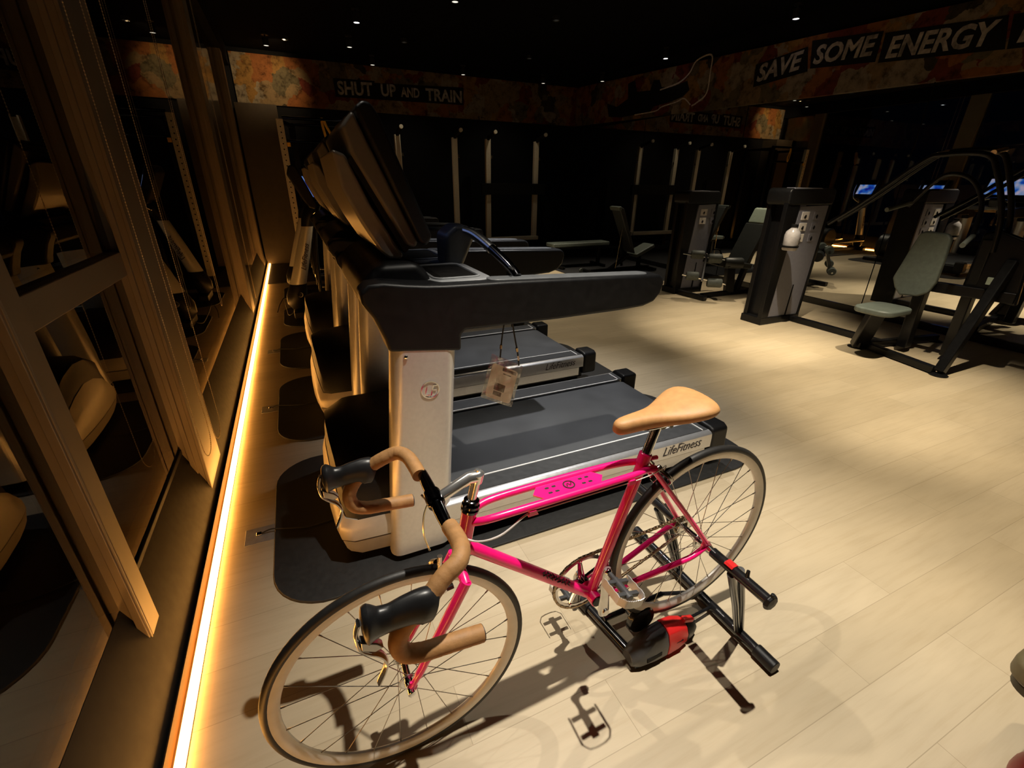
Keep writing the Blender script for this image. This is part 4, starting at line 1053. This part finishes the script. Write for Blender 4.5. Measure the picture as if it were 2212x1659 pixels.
cpm = thing('chest_press_machine', 'chest press machine with grey upholstered backrest and grey weight tower before the mirrors', 'exercise machine', (5.6, 2.6, 0))
weight_tower(cpm, 5.305, 5.965, 3.42, 1.47, 0.035, 3)
def CP(mb): return at(cpm, mb)
def bar(a, b, w=0.06, h=0.06):
    a = Vector(a); b = Vector(b); d = b - a
    q = d.to_track_quat('X', 'Z').to_matrix()
    return MB().box((a + b) / 2, (d.length, w, h), q)
CP(bar((5.84, 3.42, 0.035), (5.84, 2.42, 0.035), 0.065, 0.06)).build('base_tube', 'machine_black', cpm, bevel=0.008)
CP(bar((5.60, 2.42, 0.04), (5.44, 1.78, 0.04), 0.06, 0.06)).build('base_tube', 'machine_black', cpm, bevel=0.008)
CP(bar((5.50, 2.46, 0.045), (6.55, 2.28, 0.045), 0.065, 0.06)).build('base_tube', 'machine_black', cpm, bevel=0.008)
for x, y in ((5.56, 2.50), (5.45, 1.745), (6.55, 2.28)):
    CP(MB().lathe([(0.0, 0.0005), (0.068, 0.0005), (0.07, 0.007), (0.05, 0.014), (0.03, 0.02), (0.0, 0.02)], (x, y, 0), (0, 0, 1), 24)).build('foot', 'machine_black', cpm)
CP(bar((5.56, 2.48, 0.02), (5.46, 2.36, 0.43), 0.13, 0.10)).build('seat_post', 'machine_black', cpm, bevel=0.012)
seat = MB().prism(rrect(5.17, 2.13, 5.60, 2.46, 0.10), XY, 0.43, 0.485)
CP(seat).build('seat_pad', 'pad_grey_green', cpm, bevel=0.018, bseg=3)
# tapered backrest
pad = [(2.20, 0.575), (2.34, 0.56), (2.40, 0.62), (2.445, 0.70), (2.40, 0.98), (2.375, 1.11), (2.34, 1.135), (2.17, 1.125), (2.135, 1.09), (2.115, 0.90), (2.105, 0.72), (2.13, 0.62)]
CP(MB().prism(pad, lambda a, b, u: (u + (b - 0.6) * 0.12, a, b), 5.66, 5.715)).build('backrest_pad', 'pad_grey_green', cpm, bevel=0.018, bseg=3)
CP(MB().prism([(a, b) for a, b in pad], lambda a, b, u: (u + (b - 0.6) * 0.12, 2.27 + (a - 2.27) * 0.9, 0.85 + (b - 0.85) * 0.93), 5.716, 5.735)).build('backrest_shell', 'black_plastic', cpm, bevel=0.006)
CP(bar((5.86, 2.24, 0.05), (5.80, 2.24, 1.02), 0.09, 0.10)).build('back_post', 'machine_black', cpm, bevel=0.01)
CP(bar((5.95, 1.93, 0.05), (5.88, 1.93, 1.10), 0.08, 0.09)).build('back_post', 'machine_black', cpm, bevel=0.01)
CP(bar((5.46, 1.75, 0.03), (5.86, 1.73, 0.95), 0.075, 0.075)).build('stay', 'machine_black', cpm, bevel=0.01)
CP(bar((5.82, 2.3, 0.66), (5.88, 1.62, 0.66), 0.07, 0.09)).build('cross_bar', 'machine_black', cpm, bevel=0.01)
CP(MB().prism([(1.60, 0.60), (1.99, 0.63), (1.99, 1.14), (1.90, 1.18), (1.66, 1.10)], lambda a, b, u: (u, a, b), 5.86, 5.92)).build('pivot_plate', 'machine_black', cpm, bevel=0.02)
for k, (dx, dz) in enumerate(((0.0, 0.0), (0.16, 0.03))):
    hoop = smooth([(5.82 + dx, 3.28, 1.12 + dz), (5.82 + dx, 3.0, 1.34 + dz), (5.82 + dx, 2.60, 1.70 + dz), (5.82 + dx, 2.45, 1.755 + dz), (5.82 + dx, 2.16, 1.745 + dz), (5.82 + dx, 2.05, 1.62 + dz), (5.84 + dx, 1.92, 1.30), (5.86 + dx, 1.88, 1.0)], 6)
    CP(MB().tube(hoop, 0.021, 14)).build('lever_arm', 'machine_black', cpm)
CP(MB().tube(smooth([(5.80, 2.58, 1.33), (5.80, 2.42, 1.56), (5.80, 2.30, 1.60), (5.80, 2.16, 1.54), (5.80, 2.05, 1.36), (5.78, 2.02, 1.12)], 6), 0.018, 14)).build('press_handle', 'machine_black', cpm)
CP(MB().rod((5.78, 2.56, 1.36), (5.52, 2.60, 1.30), 0.02, 14).rod((5.78, 2.02, 1.12), (5.52, 1.96, 1.06), 0.02, 14)).build('handle_grip', 'roller_foam', cpm)
for yy in (2.12, 2.5): CP(MB().rod((5.82, yy, 1.755), (6.0, yy, 1.785), 0.022, 12)).build('cross_tube', 'brushed_alloy', cpm)
CP(MB().box((5.79, 1.79, 0.78), (0.02, 0.05, 0.06))).build('label_plate', 'pad_pale', cpm, bevel=0.003)
CP(MB().rod((5.87, 1.62, 0.86), (5.87, 1.38, 0.86), 0.035, 16)).build('weight_horn', 'roller_foam', cpm)
# clear bottle standing in the holder on the tower
bt = thing('water_jug', 'cloudy clear plastic jug in the holder on the left edge of the chest press tower', 'jug', (5.34, 3.315, 0.86))
MB().lathe([(0.0, 0.0), (0.066, 0.0), (0.074, 0.012), (0.076, 0.15), (0.066, 0.19), (0.03, 0.225), (0.03, 0.235), (0.0, 0.235)], (0, 0, 0), (0, 0, 1), 24).build('jug_body', 'jug_plastic', bt)
MB().lathe([(0.033, 0.235), (0.034, 0.262), (0.0, 0.262)], (0, 0, 0), (0, 0, 1), 16).build('jug_cap', 'black_plastic', bt)
MB().lathe([(0.078, 0.03), (0.083, 0.03), (0.083, 0.05), (0.078, 0.05)], (0, 0, 0), (0, 0, 1), 24, closed=True).span((-0.02, 0.078, 0.02), (0.02, 0.1, 0.06)).build('holder_ring', 'machine_black', bt)

# ------------------------------------------------------------------ leg extension machine
lm = thing('leg_extension_machine', 'leg machine with four grey foam rollers and a pale headrest by the mirrors', 'exercise machine', (5.9, 4.9, 0))
weight_tower(lm, 5.52, 6.05, 5.05, 1.41, 0.02, 2)
def LM(mb): return at(lm, mb)
LM(bar((5.72, 4.72, 0.035), (6.72, 4.72, 0.035), 0.07, 0.06)).build('base_tube', 'machine_black', lm, bevel=0.008)
LM(bar((5.60, 5.3, 0.035), (5.62, 4.55, 0.035), 0.07, 0.06)).build('base_tube', 'machine_black', lm, bevel=0.008)
LM(bar((6.66, 5.1, 0.035), (6.68, 4.4, 0.035), 0.07, 0.06)).build('base_tube', 'machine_black', lm, bevel=0.008)
LM(bar((6.25, 4.72, 0.04), (6.20, 4.74, 0.45), 0.10, 0.12)).build('seat_post', 'machine_black', lm, bevel=0.01)
LM(MB().prism([(5.92, 0.44), (6.38, 0.40), (6.40, 0.47), (5.95, 0.53)], lambda a, b, u: (a, u, b), 4.52, 4.94)).build('seat_pad', 'pad_dark', lm, bevel=0.02, bseg=3)
LM(MB().prism([(6.28, 0.46), (6.35, 0.44), (6.60, 0.98), (6.53, 1.0)], lambda a, b, u: (a, u, b), 4.55, 4.90)).build('backrest_pad', 'pad_dark', lm, bevel=0.02, bseg=3)
LM(MB().prism([(6.525, 1.0), (6.60, 0.98), (6.68, 1.17), (6.655, 1.2), (6.61, 1.19)], lambda a, b, u: (a, u, b), 4.58, 4.87)).build('headrest', 'pad_pale', lm, bevel=0.02, bseg=3)
LM(bar((6.40, 4.72, 0.05), (6.66, 4.72, 1.0), 0.07, 0.08)).build('back_post', 'machine_black', lm, bevel=0.01)
for (x, y, z, l, r) in ((5.60, 4.80, 0.60, 0.17, 0.058), (5.72, 4.60, 0.57, 0.17, 0.062), (5.46, 4.70, 0.335, 0.16, 0.058), (5.68, 4.50, 0.26, 0.19, 0.06)):
    LM(MB().lathe([(0.0, -l / 2), (r * 0.85, -l / 2), (r, -l / 2 + 0.014), (r, l / 2 - 0.014), (r * 0.85, l / 2), (0.0, l / 2)], (x, y, z), (0.78, -0.62, 0), 24)).build('foam_roller', 'roller_foam', lm)
LM(MB().rod((5.45, 4.92, 0.61), (5.82, 4.52, 0.56), 0.014, 10).rod((5.36, 4.79, 0.345), (5.80, 4.41, 0.25), 0.014, 10)).build('roller_axle', 'chrome', lm)
LM(bar((5.66, 4.70, 0.62), (5.56, 4.61, 0.27), 0.03, 0.05)).build('lever', 'brushed_alloy', lm, bevel=0.006)
LM(bar((5.66, 4.72, 0.55), (6.2, 4.74, 0.42), 0.06, 0.08)).build('thigh_beam', 'machine_black', lm, bevel=0.01)
LM(MB().lathe([(0.0, -0.12), (0.066, -0.12), (0.075, -0.10), (0.075, 0.10), (0.066, 0.12), (0.0, 0.12)], (6.03, 4.55, 0.50), (0.86, -0.5, 0), 24)).build('thigh_roller', 'pad_dark', lm)
LM(MB().tube(smooth([(6.34, 4.46, 0.46), (6.44, 4.44, 0.38), (6.42, 4.44, 0.15), (6.46, 4.46, 0.06)], 5), 0.02, 10).tube(smooth([(6.30, 4.98, 0.48), (6.25, 5.02, 0.60), (6.12, 5.02, 0.62)], 5), 0.016, 10)).build('side_handle', 'machine_black', lm)
LM(MB().rod((6.5, 4.4, 0.55), (6.75, 4.38, 0.50), 0.016, 10)).build('side_handle', 'machine_black', lm)

# ------------------------------------------------------------------ benches on the rubber floor
bn = thing('adjustable_bench', 'black incline bench with raised backrest on the rubber floor', 'bench', (5.9, 6.85, 0.008))
def BN(mb): return at(bn, mb)
def slab(pts, y0, y1, mat, name, par, f=BN, bev=0.02): return f(MB().prism(pts, lambda a, b, u: (a, u, b), y0, y1)).build(name, mat, par, bevel=bev, bseg=3)
slab([(6.02, 0.36), (6.10, 0.33), (5.75, 1.10), (5.68, 1.125), (5.66, 1.08)], 6.72, 6.98, 'pad_dark', 'backrest_pad', bn)
slab([(5.645, 1.06), (5.70, 1.075), (5.68, 1.135), (5.62, 1.12)], 6.715, 6.985, 'pad_grey_green', 'headrest', bn, bev=0.012)
slab([(6.10, 0.32), (6.14, 0.26), (6.52, 0.43), (6.49, 0.49)], 6.70, 7.0, 'pad_grey_green', 'seat_pad', bn)
BN(bar((6.05, 6.85, 0.30), (5.62, 6.85, 0.045), 0.06, 0.06)).build('frame_tube', 'machine_black', bn, bevel=0.008)
BN(bar((5.2, 6.82, 0.055), (6.55, 6.87, 0.055), 0.06, 0.06)).build('frame_tube', 'machine_black', bn, bevel=0.008)
BN(bar((6.30, 6.86, 0.06), (6.30, 6.86, 0.36), 0.06, 0.06)).build('frame_tube', 'machine_black', bn, bevel=0.008)
BN(bar((5.22, 6.58, 0.045), (5.22, 7.06, 0.045), 0.05, 0.05)).build('foot_bar', 'machine_black', bn, bevel=0.008)
BN(bar((6.52, 6.62, 0.045), (6.52, 7.10, 0.045), 0.05, 0.05)).build('foot_bar', 'machine_black', bn, bevel=0.008)
BN(bar((5.80, 6.78, 0.80), (5.74, 6.80, 0.08), 0.01, 0.012)).build('support_strut', 'gold_clip', bn, bevel=0.003)
BN(bar((5.86, 6.9, 0.75), (5.95, 6.9, 0.10), 0.02, 0.04)).build('support_strut', 'machine_black', bn, bevel=0.003)
for s in (6.60, 7.04):
    BN(MB().lathe([(0.0, -0.02), (0.035, -0.02), (0.04, 0.0), (0.035, 0.02), (0.0, 0.02)], (5.17, s, 0.042), (0, 1, 0), 16)).build('transport_wheel', 'roller_foam', bn)
fb = thing('flat_bench', 'low black flat bench with a grey top left of the incline bench', 'bench', (5.3, 7.6, 0.008))
def FB(mb): return at(fb, mb)
FB(MB().prism(rrect(4.80, 7.44, 6.05, 7.74, 0.03), XY, 0.40, 0.47)).build('bench_pad', 'pad_grey_green', fb, bevel=0.02, bseg=3)
FB(bar((4.95, 7.59, 0.37), (5.95, 7.59, 0.37), 0.08, 0.06)).build('frame_tube', 'machine_black', fb, bevel=0.008)
for x in (5.0, 5.9):
    FB(bar((x, 7.59, 0.04), (x, 7.59, 0.36), 0.06, 0.06)).build('leg', 'machine_black', fb, bevel=0.008)
    FB(bar((x, 7.36, 0.035), (x, 7.82, 0.035), 0.06, 0.05)).build('foot_bar', 'machine_black', fb, bevel=0.008)

# ------------------------------------------------------------------ cross trainers
def make_cross():
    t = thing('cross_trainer', 'x', 'cross trainer', (0, 5.83, 0.012))
    L = lambda mb: mb.xform(Matrix.Translation((0, 0, -0.012)))
    def ell(c, ax, bx, n=20): return [(c[0] + ax * math.cos(2 * PI * k / n), c[1] + bx * math.sin(2 * PI * k / n), c[2]) for k in range(n)]
    L(MB().loft([ell((0.50, 0, 0.385), 0.088, 0.075), ell((0.60, 0, 0.70), 0.080, 0.070), ell((0.70, 0, 1.02), 0.062, 0.062)])).build('column', 'silver_paint', t)
    L(MB().loft([ell((0.46, 0, 0.09), 0.06, 0.07), ell((0.45, 0, 0.16), 0.10, 0.10), ell((0.465, 0, 0.26), 0.112, 0.105), ell((0.49, 0, 0.35), 0.098, 0.088), ell((0.50, 0, 0.384), 0.09, 0.078)])).build('boot', 'black_plastic', t)
    b = L(MB().lathe([(0.030, 0.0), (0.030, 0.005), (0.023, 0.005), (0.023, 0.0)], (0.50, -0.098, 0.275), (0.15, -1, 0.1), 24, closed=True)).build('logo_ring', 'chrome', t)
    lettering('logo_letters', 'LF', (0.482, -0.103, 0.247), (1, 0, 0), (0, 0, 1), 0.03, 'chrome', b, width=0.034, depth=0.002, shear=0.3)
    lettering('lettering', 'LifeFitness', (0.605, -0.078, 0.53), (0.26, 0.0, 0.966), (-0.966, 0.0, 0.26), 0.055, 'decal_black', t, width=0.30, depth=0.002, shear=0.35, bold=0.01)
    L(MB().loft([ell((0.70, 0, 1.015), 0.07, 0.07), ell((0.73, 0, 1.10), 0.085, 0.085), ell((0.78, 0, 1.2), 0.09, 0.10), ell((0.80, 0, 1.27), 0.05, 0.07)])).build('neck', 'black_plastic', t)
    L(MB().prism([(0.60, 1.62), (0.58, 1.55), (0.74, 1.22), (0.80, 1.20), (0.83, 1.24), (0.68, 1.60), (0.65, 1.63)], XZ, -0.25, 0.25)).build('console', 'black_plastic', t, bevel=0.015, bseg=3)
    L(MB().prism([(-0.19, 0.08), (0.19, 0.08), (0.19, 0.30), (-0.19, 0.30)], lambda p, q, d: (0.832 - q * 0.385 + d * 0.92, p, 1.245 + q * 0.923 + d * 0.385), 0.003, 0.008)).build('screen', 'screen_picture', t)
    for s in (-1, 1):
        L(MB().tube(smooth([(0.76, s * 0.10, 1.14), (0.84, s * 0.18, 1.22), (0.86, s * 0.22, 1.36), (0.82, s * 0.23, 1.50), (0.76, s * 0.23, 1.64)], 6), 0.014, 12)).build('handle', 'chrome', t)
        L(MB().tube(smooth([(0.72, s * 0.27, 0.30), (0.74, s * 0.28, 0.80), (0.80, s * 0.27, 1.15), (0.90, s * 0.24, 1.35)], 6), 0.02, 12)).build('moving_arm', 'machine_black', t)
        L(MB().tube(smooth([(0.72, s * 0.26, 0.28), (1.2, s * 0.2, 0.26), (1.75, s * 0.16, 0.24)], 6), 0.026, 12)).build('pedal_arm', 'brushed_alloy', t)
        L(MB().prism(rrect(0.95, s * 0.2 - 0.075, 1.32, s * 0.2 + 0.075, 0.05), XY, 0.285, 0.315)).build('pedal', 'black_plastic', t, bevel=0.008)
    L(MB().span((0.40, -0.20, 0.02), (0.52, 0.20, 0.10)).span((0.5, -0.05, 0.025), (2.0, 0.05, 0.10)).span((1.90, -0.26, 0.02), (2.02, 0.26, 0.09))).build('base_frame', 'black_plastic', t, bevel=0.015)
    L(MB().lathe([(0.0, -0.11), (0.21, -0.11), (0.235, -0.08), (0.235, 0.08), (0.21, 0.11), (0.0, 0.11)], (1.78, 0, 0.34), (0, 1, 0), 32)).build('drive_housing', 'black_plastic', t)
    return t
ct = make_cross()
ct['label'] = 'silver cross trainer beside the third treadmill, black boot with round emblem'
c2 = copy_tree(ct)
c2.location = (0.0, 7.15, 0.012)
c2['label'] = 'farther silver cross trainer half hidden behind the first one'
for o in (ct, c2): o['group'] = 'cross trainers at the end of the window row'
mat_under(0.28, 2.3, 6.70, 7.62, 0.2, 'black rubber mat with rounded corners under the farther cross trainer')

# ------------------------------------------------------------------ steel rig on the back wall
rg = thing('steel_rig', 'tall steel training rig with pale uprights along the black back wall', 'training rig', (3.5, 9.75, 0.008))
def RG(mb): return at(rg, mb)
for x, z0 in ((2.60, 0.3), (3.725, 0.3), (4.435, 0.33), (5.55, 0.30)):
    RG(MB().span((x - 0.052, 9.66, z0), (x + 0.052, 9.74, 2.28))).build('upright', 'post_beige', rg, bevel=0.006)
    RG(MB().prism([(9.74, 2.20), (9.66, 2.28), (9.66, 2.33), (9.30, 2.40), (9.30, 2.35), (9.62, 2.285)], lambda a, b, u: (u, a, b), x - 0.03, x + 0.03)).build('top_arm', 'plate_black', rg, bevel=0.006)
    RG(MB().rod((x, 9.305, 2.375), (x, 9.27, 2.38), 0.035, 12)).build('arm_cap', 'post_beige', rg)
    RG(MB().span((x - 0.05, 9.70, 0.0), (x + 0.05, 10.2, 0.30))).build('foot_block', 'machine_black', rg, bevel=0.006)
RG(MB().span((3.9, 9.60, 0.29), (5.62, 9.72, 0.37))).build('lower_beam', 'post_beige', rg, bevel=0.006)
RG(MB().span((4.25, 9.58, 1.24), (5.75, 9.66, 1.46))).build('cross_beam', 'plate_black', rg, bevel=0.006)
for x in (2.6, 3.725, 4.435, 5.55):
    RG(MB().span((x + 0.06, 9.655, 1.92), (x + 0.09, 9.67, 1.98))).build('hook', 'gold_clip', rg, bevel=0.003)
rk = thing('squat_rack', 'perforated pale steel squat rack in the far window corner', 'squat rack', (1.2, 9.2, 0.008))
def RK(mb): return at(rk, mb)
for x, y in ((0.62, 9.0), (1.95, 9.0), (0.80, 9.75), (1.95, 9.75)):
    u = RK(MB().span((x - 0.052, y - 0.04, 0.0), (x + 0.052, y + 0.04, 2.36))).build('upright', 'post_beige' if x < 0.7 else 'machine_black', rk, bevel=0.008)
    if x < 0.7:
        h = MB()
        for k in range(26): h.lathe([(0.0, 0.0), (0.011, 0.0), (0.011, 0.002), (0.0, 0.002)], (x, y - 0.042, 0.25 + k * 0.08), (0, 1, 0), 10)
        RK(h).build('bolt_holes', 'plate_black', u)
for a, b in (((0.66, 9.0, 2.38), (1.95, 9.0, 2.38)), ((0.66, 9.0, 2.05), (1.9, 9.0, 2.05)), ((0.80, 9.75, 2.36), (1.95, 9.75, 2.36))):
    RK(MB().rod(a, b, 0.024, 12)).build('pull_up_bar', 'black_chrome', rk)
for x in (0.62, 1.95): RK(bar((x, 9.0, 0.04), (x + (0.18 if x < 1 else 0), 9.75, 0.04), 0.07, 0.07)).build('base_tube', 'machine_black', rk, bevel=0.008)
for x in (0.62, 1.95): RK(bar((x, 9.0, 2.33), (x + (0.18 if x < 1 else 0), 9.75, 2.33), 0.06, 0.06)).build('side_beam', 'machine_black', rk, bevel=0.008)
RK(MB().box((0.70, 8.955, 2.0), (0.05, 0.02, 0.06))).build('safety_pin', 'yellow_grip', rk, bevel=0.004)
st = smooth([(1.28, 9.0, 2.40), (1.30, 8.97, 2.30), (1.36, 8.96, 2.16), (1.33, 8.96, 2.06), (1.28, 8.97, 2.12), (1.25, 8.98, 2.30), (1.25, 9.0, 2.41)], 5)
tag(MB().tube(st, 0.02, 8, flat=(1, 0.35)).build('suspension_strap', 'yellow_grip'), 'yellow suspension strap looped over the bar of the squat rack', 'strap')

# ------------------------------------------------------------------ things cut by the lower right corner of the photograph
sq = thing('padded_stool', 'olive padded stool corner at the right edge of the photo', 'stool', (2.12, 0.0, 0))
sq.rotation_euler = (0, 0, 0)
MB().prism(rrect(-0.16, -0.145, 0.36, 0.155, 0.05), XY, 0.40, 0.465).build('seat_pad', 'olive_vinyl', sq, bevel=0.02, bseg=3)
MB().prism(rrect(-0.15, -0.135, 0.35, 0.145, 0.05), XY, 0.375, 0.40).build('seat_board', 'dark_edge', sq, bevel=0.004)
MB().rod((0.30, 0, 0.012), (0.30, 0, 0.376), 0.03, 16).build('pedestal', 'black_enamel', sq)
MB().lathe([(0.0, 0.0005), (0.12, 0.0005), (0.12, 0.008), (0.06, 0.016), (0.0, 0.016)], (0.30, 0, 0), (0, 0, 1), 32).build('base_plate', 'black_enamel', sq)
tag(MB().ball((2.075, -0.03, 0.1), 0.0995, 28, 18).build('exercise_ball', 'deep_red'), 'deep red ball just entering the lower right corner of the photo', 'ball')
